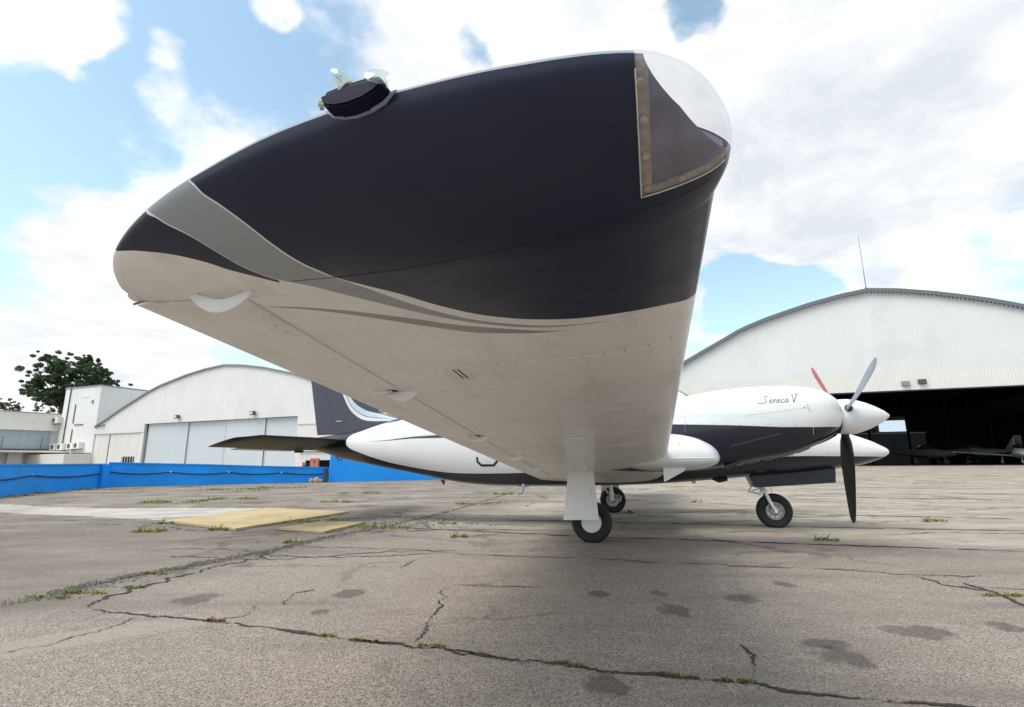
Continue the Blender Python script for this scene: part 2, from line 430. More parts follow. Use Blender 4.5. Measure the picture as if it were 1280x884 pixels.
def glass_mat(name, tint=(.93, .95, .95), haze=.10, rough=.03, refl=1.0):
    m, nt, b = newmat(name)
    N = m.node_tree.nodes; N.remove(b)
    o = [n for n in N if n.type == 'OUTPUT_MATERIAL'][0]
    tr = nt.new('ShaderNodeBsdfTransparent'); tr.inputs[0].default_value = (*tint, 1)
    gl = nt.new('ShaderNodeBsdfGlossy'); gl.inputs['Roughness'].default_value = rough; gl.inputs[0].default_value = (refl, refl, refl, 1)
    df = nt.new('ShaderNodeBsdfTranslucent'); df.inputs[0].default_value = (.8, .8, .78, 1)
    d2 = nt.new('ShaderNodeBsdfDiffuse'); d2.inputs[0].default_value = (.7, .68, .64, 1)
    md = nt.new('ShaderNodeMixShader'); md.inputs[0].default_value = .5; nt.l.new(df.outputs[0], md.inputs[1]); nt.l.new(d2.outputs[0], md.inputs[2])
    tc = nt.new('ShaderNodeTexCoord').outputs['Object']
    hz = nt.maprange(nt.noise(tc, 26, 7, .7), .35, .75, haze*.35, haze*1.9)
    lw = nt.new('ShaderNodeLayerWeight'); lw.inputs[0].default_value = .35
    hz = nt.math('ADD', hz, nt.math('MULTIPLY', lw.outputs['Facing'], haze*1.2))
    m1 = nt.new('ShaderNodeMixShader'); nt.l.new(hz, m1.inputs[0]); nt.l.new(tr.outputs[0], m1.inputs[1]); nt.l.new(md.outputs[0], m1.inputs[2])
    m2 = nt.new('ShaderNodeMixShader'); nt.l.new(nt.math('ADD', .05, nt.math('MULTIPLY', nt.math('POWER', lw.outputs['Facing'], 3.0), .55)), m2.inputs[0]); nt.l.new(m1.outputs[0], m2.inputs[1]); nt.l.new(gl.outputs[0], m2.inputs[2])
    nt.l.new(m2.outputs[0], o.inputs[0])
    return m
m_lap0 = pmat('pale plastic edge', (.62, .60, .56), .4)
m_lens = glass_mat('scuffed clear plastic', tint=(.97, .975, .98), haze=.055)
m_bulb = glass_mat('clear glass', (.90, .95, .92), .10, .02)

# ================================================================ the aircraft
YAW = 0.25058
_F = Vector((math.cos(YAW), -math.sin(YAW), 0)); _L = Vector((math.sin(YAW), math.cos(YAW), 0))
org = -(0.65444*_F - 7.54661*_L)
plane = empty('light_aircraft', org, -YAW,
              'white and navy twin engine aircraft with low wing reaching over the camera', 'airplane')

def hinge_f(ay):                                            # hinge line of flap and aileron
    x = interp([3.6, 6.4], [-.50, -.405], ay)
    return (XLE-x)/CH
def skin(x, ay):                                            # lower skin height
    return wing_pt((XLE-x)/CH, ay, False)[2]

# --- main wing panel
mb = MB()
def wring(ay, fh, nl, nu):
    r = []
    for i in range(nu+1):
        u = 1-i/nu; f = fh*u**1.7; r.append((wing_pt(f, ay, True), True))
    for i in range(1, nl+1):
        f = fh*(i/nl)**1.35; r.append((wing_pt(f, ay, False), False))
    return r
def wing_span(ys, full):
    prev = None
    for k, ay in enumerate(ys):
        fh = 1.0 if full else hinge_f(ay)-.009
        ids = [mb.vert((p[0], -p[1], p[2]), **paint(p[0], p[1])) for p, up in wring(ay, fh, 120, 44)]
        if prev:
            for i in range(len(ids)-1): mb.face((prev[i], prev[i+1], ids[i+1], ids[i]))
            if not full: mb.face((prev[-1], prev[0], ids[0], ids[-1]), 1)
        if k in (0, len(ys)-1): mb.face(ids, 1 if not full else 0)
        prev = ids
ys = [1.2+i*.1 for i in range(46)]+[5.75+i*.011 for i in range(60)]
ys = [y for y in ys if y < 6.395]+[6.398]
wing_span(ys, False)
wing_span([6.3985+i*.0118 for i in range(7)][:6]+[YS], True)
wing_span([.35, .6, .9, 1.19], True)
wing = mb.build('wing', [m_wing, m_gap], plane, True, 50)

# --- control surfaces
def control(name, y0, y1, droop, label=None):
    mb = MB(); R = []
    n = max(2, int((y1-y0)/.06))
    for k in range(n+1):
        ay = y0+(y1-y0)*k/n
        fh = hinge_f(ay)+.004; ring = []
        h = wing_pt(fh, ay, False); zc = (wing_pt(fh, ay, True)[2]+h[2])/2
        for i in range(17): ring.append(wing_pt(fh+(1-fh)*(1-i/16), ay, True))
        ht = (ring[-1][2]-h[2])/2
        for i in range(1, 6):
            a = PI*i/6; ring.append((h[0]+.022*math.sin(a), ay, zc+ht*math.cos(a)))
        for i in range(17): ring.append(wing_pt(fh+(1-fh)*i/16, ay, False))
        px = h[0]; out = []
        for p in ring:
            dx, dz = p[0]-px, p[2]-zc
            out.append((px+dx*math.cos(droop)-dz*math.sin(droop)*-1*-1, -p[1], zc+dz*math.cos(droop)+dx*math.sin(droop)))
        R.append(out[:-1])
    ids = mb.rings(R)
    for i in range(len(mb.v)):
        x, y, z = mb.v[i]
        for k2, v2 in paint(x, 5).items(): mb.at.setdefault(k2, {})[i] = v2
    return mb.build(name, [m_wing], plane, True, 50)
ail = control('aileron', 4.06, 6.392, math.radians(1.2))
flap = control('flap', 1.2, 4.045, math.radians(.8))
# stiffening beads and end rib details on the aileron
mb = MB()
for k in range(40):
    ay = 4.1+k*.058; x = wing_pt(hinge_f(ay)+.03, ay, False)
    mb.lathe([(-.0004, .0028), (-.0014, .0022), (-.0018, .0001)], 'z', (x[0], -ay, x[2]-.001), 6)
    x = wing_pt(.955, ay, False)
    if k % 2: mb.lathe([(-.0004, .0024), (-.0014, .002), (-.0018, .0001)], 'z', (x[0], -ay, x[2]-.001), 6)
o = mb.build('rivet_row', m_rust, ail, True); tag(o, kind='stuff')

# --- tip fairing, split into skin, clear lens, and what the lens covers
LX, LY = .669, 6.586
bm = bmesh.new()
keys = ['a1', 'a2', 'a3', 'a4', 'a5', 'a6', 'rim']
lay = {k: bm.verts.layers.float.new(k) for k in keys}
NS = 210
def tip_grid(upper, ts):
    G = []
    for i in range(NS+1):
        s = i/NS; row = []
        for t in ts:
            p = tip_pt(s, t, upper)
            v = bm.verts.new((p[0], -p[1], p[2]))
            rim = 1. if (upper or (t > .985)) else 0.
            for k, x in paint(p[0], p[1], rim).items(): v[lay[k]] = x
            row.append(v)
        G.append(row)
    for i in range(NS):
        for j in range(len(ts)-1): bm.faces.new((G[i][j], G[i+1][j], G[i+1][j+1], G[i][j+1]))
tip_grid(False, [1-(1-j/64)**1.25 for j in range(65)])
tip_grid(True, [1-(1-j/18)**1.8 for j in range(19)])
bmesh.ops.remove_doubles(bm, verts=bm.verts, dist=2e-4)
bmesh.ops.recalc_face_normals(bm, faces=bm.faces)
geom = lambda: bm.verts[:]+bm.edges[:]+bm.faces[:]
bmesh.ops.bisect_plane(bm, geom=geom(), plane_co=(LX, 0, 0), plane_no=(1, 0, 0))
bmesh.ops.bisect_plane(bm, geom=geom(), plane_co=(0, -LY, 0), plane_no=(0, 1, 0))
def piece(keep, name, mats, push=0., cuts=(), strip=None, lower=False, parent=plane, fill=False):
    b2 = bm.copy()
    b2.normal_update()
    kill = [f for f in b2.faces if not keep(f.calc_center_median()) or (lower and f.normal.z > -.12)]
    bmesh.ops.delete(b2, geom=kill, context='FACES')
    if push:
        b2.normal_update()
        for v in b2.verts: v.co += v.normal*push
    for co, no in cuts:
        r = bmesh.ops.bisect_plane(b2, geom=b2.verts[:]+b2.edges[:]+b2.faces[:], plane_co=co, plane_no=no, clear_outer=True)
        if fill:
            es = [e for e in r['geom_cut'] if isinstance(e, bmesh.types.BMEdge)]
            bmesh.ops.holes_fill(b2, edges=es, sides=0)
            bmesh.ops.contextual_create(b2, geom=es)
    if strip:
        for co, no in strip: bmesh.ops.bisect_plane(b2, geom=b2.verts[:]+b2.edges[:]+b2.faces[:], plane_co=co, plane_no=no)
    for f in b2.faces:
        f.smooth = True
        cc = f.calc_center_median()
        if strip and f.normal.z < .5 and (cc.x < LX+.020 or cc.y > -LY-.018): f.material_index = 1
    for e in b2.edges:
        if len(e.link_faces) == 2 and e.calc_face_angle(0) > .7: e.smooth = False
    me = bpy.data.meshes.new(name); b2.to_mesh(me); b2.free()
    for m in mats: me.materials.append(m)
    ob = bpy.data.objects.new(name, me); COL.objects.link(ob); ob.parent = parent
    return ob
in_lens = lambda p: p.x > LX and -p.y > LY
tip = piece(lambda p: not in_lens(p), 'wing_tip', [m_wing])
lens = piece(in_lens, 'navigation_light_lens', [m_lens], push=.0012, parent=tip)
A_, B_ = Vector((.684, -6.79, 0)), Vector((.822, -6.612, 0))
dd = (B_-A_).normalized(); nn = Vector((dd.y, -dd.x, 0))
C_ = Vector((.738, -6.732, 0))
def outn(p, q):
    d = (q-p).normalized(); n = Vector((d.y, -d.x, 0)); return n if n.y < 0 else -n
n1_, n2_ = outn(A_, C_), outn(C_, B_)
bm.faces.ensure_lookup_table(); bm.normal_update()
core = piece(in_lens, 'light_bay_panel', [m_core, m_rust], push=-.004, cuts=[(A_, n1_), (B_, n2_)], strip=[((LX+.020, 0, 0), (1, 0, 0)), ((0, -LY-.018, 0), (0, 1, 0))], parent=tip, lower=True)
for kk in (0, 1):
    mb = MB(); lo_, up_ = [], []
    for k in range(13):
        if kk: x, ay = LX-.001, LY+(6.795-LY)*k/12
        else: x, ay = LX+(.824-LX)*k/12, LY-.001
        a = tip_solve(x, ay, False); b_ = tip_solve(x, ay, True)
        lo_.append((x, -min(ay, 6.785), a[2]+.003)); up_.append((x, -min(ay, 6.785), max(min(b_[2]-.005, a[2]+.12), a[2]+.004)))
    mb.rings([lo_, up_], closed=False, cap=False); mb.build('bay_bulkhead', m_core, tip)
# bay walls closing the gap between skin and panel, small navigation lamp on the slanted wall
mb = MB()
bm.free()
def on_skin(x, ay, z, name, mat, r=.0055):
    return
mbs = MB()
for x, ay, z in [(.676, 6.777, 1.429), (.678, 6.733, 1.391), (.680, 6.674, 1.360), (.681, 6.603, 1.334), (.744, 6.600, 1.347)]:
    mbs = MB()
    nrm = Vector((0.1, -.72, -.70)).normalized() if ay > 6.65 else Vector((.08, -.40, -.92)).normalized()
    q = nrm.to_track_quat('Z', 'Y').to_matrix().to_4x4()
    P_ = []
    for h, r in [(0, .0070), (.0020, .0064), (.0024, .0042), (.0012, .0037), (.0026, .0029), (.0026, .0002)]:
        P_.append([tuple(Matrix.Translation((x, -ay, z)) @ q @ Vector((r*math.cos(2*PI*k/16), r*math.sin(2*PI*k/16), h))) for k in range(16)])
    mbs.rings(P_); mbs.build('screw', m_steelscrew, tip, True, 30)
mb = MB(); R_ = []
for x, ay in [(LX, LY+(6.79-LY)*k/20) for k in range(20, -1, -1)]+[(LX+(.825-LX)*k/20, LY) for k in range(1, 21)]:
    R_.append((x, -ay, tip_solve(x, ay, False)[2]-.0012))
mb.tube(R_, .0013, 6); mb.build('lens_edge', m_lap0, lens, True)
# seam line between fairing and wing, chordwise lap lines with fasteners, inspection cover
def skin_strip(name, pts, w, h, mat, parent, kind=None, seg=30):
    mb = MB(); R = []
    for a, b in zip(pts, pts[1:]):
        for k in range(seg+(1 if b == pts[-1] else 0)):
            u = k/seg; x = a[0]+(b[0]-a[0])*u; ay = a[1]+(b[1]-a[1])*u
            t = Vector((b[0]-a[0], b[1]-a[1])).normalized(); s = Vector((-t.y, t.x))*w/2
            z0 = skin(x+s.x, min(ay+s.y, YS)); z1 = skin(x-s.x, min(ay-s.y, YS))
            R.append([(x+s.x, -(ay+s.y), z0+.003), (x+s.x*.8, -(ay+s.y*.8), z0-h), (x-s.x*.8, -(ay-s.y*.8), z1-h), (x-s.x, -(ay-s.y), z1+.003)])
    mb.rings(R)
    o = mb.build(name, mat, parent, False)
    if kind: tag(o, kind=kind)
    return o
SEAM = [(.800, 6.560), (.665, 6.548), (.54, 6.532), (.412, 6.514), (.218, 6.494), (.08, 6.482), (-.061, 6.476), (-.2, 6.475)]
mb = MB(); R = []
for a, b in zip(SEAM, SEAM[1:]):
    for k in range(12):
        u = k/12; x = a[0]+(b[0]-a[0])*u; ay = a[1]+(b[1]-a[1])*u
        wv = .0013*noise.noise(Vector((x*14, 0, 0))); hw = .0010+.0006*noise.noise(Vector((x*30, 5, 0)))
        z0 = tip_solve(x, ay+wv+hw, False)[2]; z1 = tip_solve(x, ay+wv-hw, False)[2]
        R.append([(x, -(ay+wv+hw), z0+.002), (x, -(ay+wv+hw*.8), z0-.0006), (x, -(ay+wv-hw*.8), z1-.0006), (x, -(ay+wv-hw), z1+.002)])
mb.rings(R); mb.build('seam', m_gap, tip)
m_lap = pmat('lap edge', (.84, .82, .78), .4)
for pts in ([(.12, 5.73), (.80, 5.70)], [(.10, 4.82), (.79, 4.80)], [(.10, 4.12), (.78, 4.10)]):
    skin_strip('lap_seam', pts, .007, .0010, m_lap, wing)
skin_strip('lap_seam', [(.085, 6.02), (.09, 5.3)], .003, .0005, m_lap, wing)
skin_strip('lap_seam', [(.09, 3.6), (.79, 3.58)], .008, .001, m_lap, wing)
mb = MB()
def rivet(x, ay, r=.003, h=.0016):
    mb.lathe([(-.0002, r), (-h*.7, r*.8), (-h, .0001)], 'z', (x, -ay, skin(x, ay)), 6)
for row in (5.715, 4.795, 4.09, 3.3, 2.6):
    for k in range(9): rivet(.13+k*.078+random.uniform(-.004, .004), row, .0052, .0022)
    for k in range(46):
        if random.random() < .8: rivet(.12+k*.0148, row+.03, .0017)
for k in range(70): rivet(-.39, 5.0+k*.0195, .0017)
for k in range(26): rivet(.092+random.uniform(-.002, .002), 5.3+k*.026, .002)
for k in range(34): rivet(-.30+k*.012, 6.24-k*.002, .0016)
for k in range(60): rivet(.12+k*.0112, 6.03-.0*k, .0013)
for k in range(40): rivet(random.uniform(-.3, .7), random.uniform(2.5, 5.9), random.uniform(.0015, .004), .0008)
for row in (5.27, 4.45, 3.85, 2.95):
    for k in range(60):
        if random.random() < .75: rivet(-.36+k*.0188, row+random.uniform(-.001, .001), .0020)
for xx in (.45, -.02):
    for k in range(170):
        if random.random() < .6: rivet(xx+random.uniform(-.001, .001), 2.6+k*.019, .0018)
for k in range(9):
    rivet(-.18+random.uniform(-.07, .07), 5.38+random.uniform(-.06, .06), .0035)
o = mb.build('rivet_row', m_rust, wing, True); tag(o, kind='stuff')
mb = MB()
ring = []
for r0, dz in ((1.0, .0), (1.0, -.0016), (.90, -.0016), (.90, -.0004), (0.02, -.0004)):
    ring.append([(-.055+.062*r0*math.cos(a), -(5.61+.098*r0*math.sin(a)), skin(-.055+.062*r0*math.cos(a), 5.61+.098*r0*math.sin(a))+dz) for a in [2*PI*k/40 for k in range(40)]])
mb.rings(ring)
insp = mb.build('inspection_cover', m_white, wing, True, 30)
mb = MB()
for dx in (-.008, .012):
    mb = MB(); mb.prism([(-.055+dx+x_, -(5.61+y_), skin(-.055+dx+x_, 5.61+y_)-.0006) for x_, y_ in ((-.003, -.06), (.003, -.06), (.003, .06), (-.003, .06))], (0, 0, -.0008))
    mb.build('slot', m_gap, insp)

# hinge fairings: thin hooked plates standing below the hinge line
def hinge_fairing(ay, xf, xa, depth, hook=0., mat=m_bright):
    mb = MB(); n = 18
    outer = []; inner = []
    for k in range(n+1):
        u = k/n; x = xf+(xa-xf)*u
        zs = skin(x, ay); a = PI*u
        outer.append((x, zs-depth*math.sin(a)**.75 + (.0 if u < 1 else 0)))
    if hook:
        for k in range(n+1):
            u = k/n; x = xf-.10*(xf-xa)+(xa-xf)*.78*u+(xf-xa)*-.02
            inner.append((x, skin(x, ay)+.004-depth*.40*math.sin(PI*min(1, u*1.05))**.8))
        outer[-1] = (xa-.004, skin(xa, ay)-.002); 
        pts = outer+[(xa+.012, skin(xa, ay)+.008)]+inner[::-1]
    else:
        pts = outer[:]
        pts = [(xf, skin(xf, ay)+.01)]+pts+[(xa, skin(xa, ay)+.012)]
    mb.prism([(x, -(ay-.004), z) for x, z in pts], (0, -.008, 0))
    return mb.build('hinge_fairing', mat, wing, True, 40, bevel=.0015)
hinge_fairing(6.435, -.335, -.545, .056, 1)
hinge_fairing(5.33, -.355, -.530, .046)
hinge_fairing(4.05, -.395, -.590, .040)
hinge_fairing(3.00, -.400, -.585, .040)
hinge_fairing(2.10, -.430, -.600, .045)
for ay in (5.36, 4.08, 3.03, 2.13):
    mb = MB()
    x = -.56; z = skin(x, ay)
    mb.tube([(-.48, -ay, skin(-.48, ay)-.004), (x+.02, -ay, z-.018), (x, -ay-.01, z-.022)], .006, 7)
    mb.lathe([(-.006, .012), (.006, .012)], 'y', (x, -ay, z-.022), 10, cap=True)
    mb.build('hinge_arm', m_plate, wing, True)
for ay in (5.345, 4.065):
    mb = MB(); mb.box((-.50, -ay-.02, skin(-.48, ay)-.003), (-.455, -ay+.03, skin(-.48, ay)+.004))
    mb.build('hinge_recess', m_gap, wing)
# open end of the aileron: rib flange, balance rod and bolts
mb = MB()
for k in range(7):
    x = -.50-.035*k; p = wing_pt((XLE-x)/CH, 6.39, False); q = wing_pt((XLE-x)/CH, 6.39, True)
    mb.lathe([(-.001, .004), (-.004, .004), (-.004, .0002)], 'y', (x, -6.392, (p[2]+q[2])/2), 8)
mb.tube([(-.68, -6.393, 1.300), (-.74, -6.40, 1.297), (-.775, -6.405, 1.288)], .0035, 6)
o = mb.build('end_rib_bolts', m_rust, ail, True); tag(o, kind='stuff')

# raised well cover running out along the skin from the leg, tie-down ring
mb = MB(); R = []
for k in range(15):
    u = k/14; ay = 1.80+2.2*u; x0 = -.205+.27*u; x1 = .066+.21*u
    w_ = (1-(max(0, u-.8)/.2)**2*.5)
    xm = (x0+x1)/2; hw = (x1-x0)/2*w_
    R.append([(xm-hw, -ay, skin(xm-hw, ay)+.003), (xm-hw, -ay, skin(xm-hw, ay)-.004), (xm+hw, -ay, skin(xm+hw, ay)-.004), (xm+hw, -ay, skin(xm+hw, ay)+.003)])
mb.rings(R)
mb.build('wheel_well_cover', m_plate, wing)
mb = MB()
cx_, ca = .02, 2.35
z_ = skin(cx_, ca)
mb.tube([(cx_+.025*math.sin(a), -ca-.005, z_-.032+.028*math.cos(a)) for a in [2*PI*k/18 for k in range(19)]], .0055, 7)
mb.build('tie_down_ring', m_bright, wing, True)

# strobe and position light unit on the outer edge
def ub(cx, cy, cz): return Matrix.Translation((cx, cy, cz))
def side_prism(pts, y0, y1, name, mat, par, bev):
    mb = MB(); mb.prism([(.168+(x-.168)*.90, y0+(x-.17)*-.10, 1.487+(z-1.487)*.70) for x, z in pts], (0, y1-y0, 0)); return mb.build(name, mat, par, False, bevel=bev)
m_deep = pmat('deep blue paint', (.006, .007, .026), .6, spec=.15)
unit = side_prism([(.094,1.497),(.098,1.478),(.112,1.462),(.135,1.453),(.165,1.449),(.200,1.453),(.228,1.465),(.243,1.480),(.247,1.494),(.205,1.5035),(.15,1.5045)], -6.775, -6.819, 'strobe_light_unit', m_deep, tip, .004)
side_prism([(.096,1.500),(.15,1.507),(.205,1.507),(.243,1.497),(.236,1.510),(.212,1.519),(.15,1.516),(.110,1.511)], -6.775, -6.8155, 'light_top_plate', pmat('grey anodised', (.30, .33, .40), .35), unit, .003)
side_prism([(.082,1.489),(.091,1.475),(.107,1.460),(.133,1.4505),(.165,1.4465),(.202,1.4505),(.233,1.462),(.249,1.478),(.262,1.492),(.17,1.488)], -6.772, -6.788, 'light_base_flange', pmat('pale edge paint', (.32, .33, .44), .3), unit, .002)
def bulb(c, d, L, r, name, tip_r=.55):
    d = Vector(d).normalized(); q = Matrix.Translation(c) @ d.to_track_quat('Z', 'Y').to_matrix().to_4x4()
    prof = [(0, r), (L*.35, r*1.0), (L*.62, r*.93), (L*.82, r*tip_r*1.25), (L*.95, r*tip_r*.7), (L, .0005)]
    mb = MB(); mb.rings([[tuple(q @ Vector((rr*math.cos(2*PI*k/20), rr*math.sin(2*PI*k/20), h))) for k in range(20)] for h, rr in prof])
    o = mb.build(name, m_bulb, unit, True, 60)
    mb = MB(); mb.rings([[tuple(q @ Vector((rr*math.cos(2*PI*k/10), rr*math.sin(2*PI*k/10), h))) for k in range(10)] for h, rr in [(-.002, r*1.04), (.006, r*1.04)]])
    for a in (0, 1, 2, 3):
        x0 = r*.45*math.cos(a*PI/2); y0 = r*.45*math.sin(a*PI/2)
        mb.tube([tuple(q @ Vector((x0, y0, 0))), tuple(q @ Vector((x0*1.3, y0*.8, L*.35))), tuple(q @ Vector((-x0*.5, y0*.9, L*.55))), tuple(q @ Vector((x0*.2, -y0*.4, L*.7)))], .0014, 5)
    mb.build('lamp_holder', pmat('pale lamp fittings', (.55, .58, .50), .3, metal=.2), unit, True)
    return o
bulb((.155, -6.803, 1.505), (-.55, -.15, .72), .052, .0165, 'strobe_tube')
bulb((.219, -6.803, 1.494), (.38, -.80, .35), .026, .0165, 'position_light_dome', 1.15)
bulb((.105, -6.803, 1.482), (-.8, -.5, -.1), .012, .010, 'rear_light_dome', .9)

# --- port wing: the same pieces mirrored
for src in list(plane.children):
    if src.name.split('.')[0] in ('wing', 'aileron', 'flap', 'wing_tip'):
        c1 = src.copy(); COL.objects.link(c1); c1.scale = (1, -1, 1)
        for ch in list(src.children):
            if ch.name.startswith(('navigation', 'light_bay', 'strobe', 'hinge_fairing')):
                c2 = ch.copy(); COL.objects.link(c2); c2.parent = c1
# ================================================================ fuselage
def catm(st, x):
    T = [p[0] for p in st]
    return [finterp([(p[0], p[k]) for p in st], x) for k in range(1, len(st[0]))]
def superring(x, cy, zb, zt, hw, e, n, asym=.5):
    """closed section; asym = height of the widest point as a fraction"""
    zc = zb+(zt-zb)*asym; R = []
    for k in range(n):
        a = 2*PI*k/n; ca, sa = math.cos(a), math.sin(a)
        yy = math.copysign(abs(ca)**(2/e), ca)*hw
        hz = (zt-zc) if sa >= 0 else (zc-zb)
        R.append((x, cy+yy, zc+math.copysign(abs(sa)**(2/e), sa)*hz))
    return R
def side_y(st, x, z, cy, side, e, asym=.5):
    zb, zt, hw = catm(st, x)[:3]; zc = zb+(zt-zb)*asym
    hz = (zt-zc) if z >= zc else (zc-zb)
    q = min(1, abs(z-zc)/max(hz, 1e-4))
    return cy+side*hw*(1-q**e)**(1/e)
FUS = [(-4.95,1.14,1.20,.02),(-4.7,1.08,1.24,.05),(-4.4,1.005,1.27,.10),(-4.08,.915,1.31,.155),(-3.64,.83,1.40,.235),(-3.2,.75,1.50,.31),(-2.8,.68,1.60,.385),(-2.38,.60,1.74,.46),(-1.94,.535,1.86,.54),
       (-1.5,.505,1.96,.595),(-.8,.50,2.02,.615),(0,.51,2.03,.62),(.6,.53,1.98,.62),(.95,.55,1.86,.615),(1.3,.575,1.66,.60),(1.6,.60,1.50,.57),(1.9,.625,1.43,.53),(2.4,.665,1.345,.465),(2.88,.715,1.225,.37),(3.17,.76,1.125,.285),(3.33,.805,1.06,.22),(3.44,.85,1.00,.155),(3.50,.885,.965,.09),(3.525,.915,.935,.03)]
B_LOW = [(-3.93,1.17),(-3.90,1.11),(-3.80,1.05),(-3.6,.98),(-3.3,.89),(-3.0,.82),(-2.43,.73),(-2,.69),(-1.09,.69),(0,.74),(1,.80),(2.3,.875),(2.9,.872),(3.25,.866),(3.6,.862)]
B_UP = [(-3.93,1.17),(-3.90,1.23),(-3.83,1.28),(-3.66,1.33),(-3.36,1.42),(-3,1.47),(-2.5,1.58),(-2,1.75),(-1.4,2.1)]
m_fus = two_tone('fuselage livery', [('g1', 'g2', (.05, .055, .07)), ('t1', 't2', (.62, .74, .76)), ('nb', None, NAVY), ('nu', None, NAVY)])
mb = MB(); prev = None
xs = [-4.95+.055*i for i in range(16)]+[-4.07+.02*i for i in range(30)]+[-3.46+.07*i for i in range(95)]+[3.2+.025*i for i in range(14)]+[3.525]
xs = sorted(set(round(x, 4) for x in xs if x <= 3.525))
NF = 72
for k, x in enumerate(xs):
    zb, zt, hw = catm(FUS, x)
    e = interp([-4.9, -3, -1.5, 1, 2.5, 3.5], [2.0, 2.2, 2.7, 2.7, 2.4, 2.0], x)
    ids = []
    for p in superring(x, 0, zb, zt, hw, e, NF, .45):
        z = p[2]
        gl = interp([-3.5, -3.1, -2.7, -2.3], [1.154, 1.165, 1.185, 1.18], x); gu = interp([-3.5, -3.1, -2.7, -2.3], [1.155, 1.178, 1.212, 1.225], x)
        if x < -3.5: gu = gl-.02
        t_c = interp([2.4, 3.3], [.905, .885], x)
        ids.append(mb.vert(p, nb=(finterp(B_LOW, x)-z) if x > -3.93 else .05, nu=(z-finterp(B_UP, x)) if x > -3.93 else .05,
                           g1=gu-z, g2=z-gl, t1=z-t_c if 1.5 < x else -.1, t2=t_c+.012-z))
    if prev:
        for i in range(NF): mb.face((prev[i], prev[(i+1) % NF], ids[(i+1) % NF], ids[i]))
    if k in (0, len(xs)-1): mb.face(ids)
    prev = ids
fus = mb.build('fuselage', [m_fus], plane, True, 60)

def side_patch(name, poly, side, off, mat, parent, st=FUS, cy=0, e=2.7, asym=.45, nx=10, nz=6):
    """window-like panel laid on the flank; poly = (x0, x1, z0, z1) with rounded corners"""
    x0, x1, z0, z1 = poly
    mb = MB(); R = []
    for i in range(nx+1):
        u = i/nx; x = x0+(x1-x0)*u
        ins = (1-(1-abs(2*u-1)**5))*.28*(z1-z0)
        row = []
        for j in range(nz+1):
            z = z0+ins+(z1-z0-2*ins)*j/nz
            row.append((x, side_y(st, x, z, cy, side, e, asym)+side*off, z))
        R.append(row)
    mb.rings(R, closed=False, cap=False)
    o = mb.build(name, mat, parent, True, 60)
    md = o.modifiers.new('solid', 'SOLIDIFY'); md.thickness = .006; md.offset = -1 if side < 0 else -1
    return o
for s in (-1, 1):
    for q in ((.15, .72, 1.42, 1.78), (-.55, .02, 1.42, 1.78), (-1.2, -.68, 1.42, 1.76), (-1.72, -1.32, 1.44, 1.72)):
        side_patch('cabin_window', q, s, .004, m_cabin, fus)
# windscreen halves
for s in (-1, 1):
    mb = MB(); R = []
    for i in range(9):
        x = .72+(1.30-.72)*i/8; row = []
        zt = catm(FUS, x)[1]; hw = catm(FUS, x)[2]
        for j in range(9):
            u = .03+.62*j/8; y = s*hw*u
            zb_, zt_, hw_ = catm(FUS, x); zc = zb_+(zt_-zb_)*.45
            z = zc+(zt_-zc)*(1-u**2.6)**(1/2.6)
            row.append((x, y, z+.005))
        R.append(row)
    mb.rings(R, closed=False, cap=False); mb.build('windscreen', m_cabin, fus, True, 60)

# registration letter on the flank (only its foot shows below the wing)
m_reg = pmat('black lettering', (.012, .03, .022), .4)
def ribbon(strokes, w, place, name, mat, parent, lift=.001):
    mb = MB()
    for st in strokes:
        pts = []
        for a, b in zip(st, st[1:]):
            n = max(1, int(math.hypot(b[0]-a[0], b[1]-a[1])/(w*1.2)))
            for k in range(n): pts.append((a[0]+(b[0]-a[0])*k/n, a[1]+(b[1]-a[1])*k/n))
        pts.append(st[-1]); R = []
        for i, p in enumerate(pts):
            a = pts[max(i-1, 0)]; b = pts[min(i+1, len(pts)-1)]
            t = Vector((b[0]-a[0], b[1]-a[1])); t = t.normalized() if t.length > 1e-9 else Vector((1, 0)); s = Vector((-t.y, t.x))*w/2
            R.append((place(p[0]+s.x, p[1]+s.y), place(p[0]-s.x, p[1]-s.y)))
        ids = [[mb.vert(q) for q in r] for r in R]
        for a, b in zip(ids, ids[1:]): mb.face((a[0], a[1], b[1], b[0]))
    return mb.build(name, mat, parent)
S_ = [(a*1.5, b*1.55) for a, b in [(.2,.24),(.165,.29),(.04,.29),(0,.25),(0,.185),(.04,.155),(.16,.145),(.2,.11),(.2,.045),(.165,.012),(.04,.012),(.0,.045),(0,.085)]]
for side in (-1, 1):
    ribbon([S_], .032, lambda a, b: (-1.64+a*.95, side_y(FUS, -1.64+a, .775+b, 0, side, 2.7, .45)+side*.003, .775+b), 'registration_letter', m_reg, fus)

# belly fittings
mb = MB(); mb.tube([(-1.00, -.50, .545), (-1.015, -.52, .46), (-1.03, -.54, .425), (-1.07, -.56, .418)], [.020, .018, .015, .016], 8)
mb.build('boarding_step', pmat('pale violet grey paint', (.30, .29, .35), .35), fus, True)
mb = MB(); mb.prism([(-2.40, -.004, .585), (-2.33, -.004, .58), (-2.335, -.004, .512), (-2.35, -.004, .512)], (0, .008, 0)); mb.build('blade_antenna', m_black, fus)
mb = MB(); mb.prism([(1.17, -.004, .57), (1.24, -.004, .575), (1.225, -.004, .535), (1.19, -.004, .535)], (0, .008, 0)); mb.build('blade_antenna', m_plate, fus)
mb = MB(); mb.box((-1.18, -.12, .485), (-1.04, .02, .51)); mb.build('belly_drain', m_plate, fus, bevel=.004)
mb = MB(); mb.tube([(-4.06, -.05, .93), (-4.07, -.05, .885), (-4.11, -.05, .880), (-4.17, -.04, .955)], .007, 6); mb.build('tail_tie_down', m_dkmetal, fus, True)

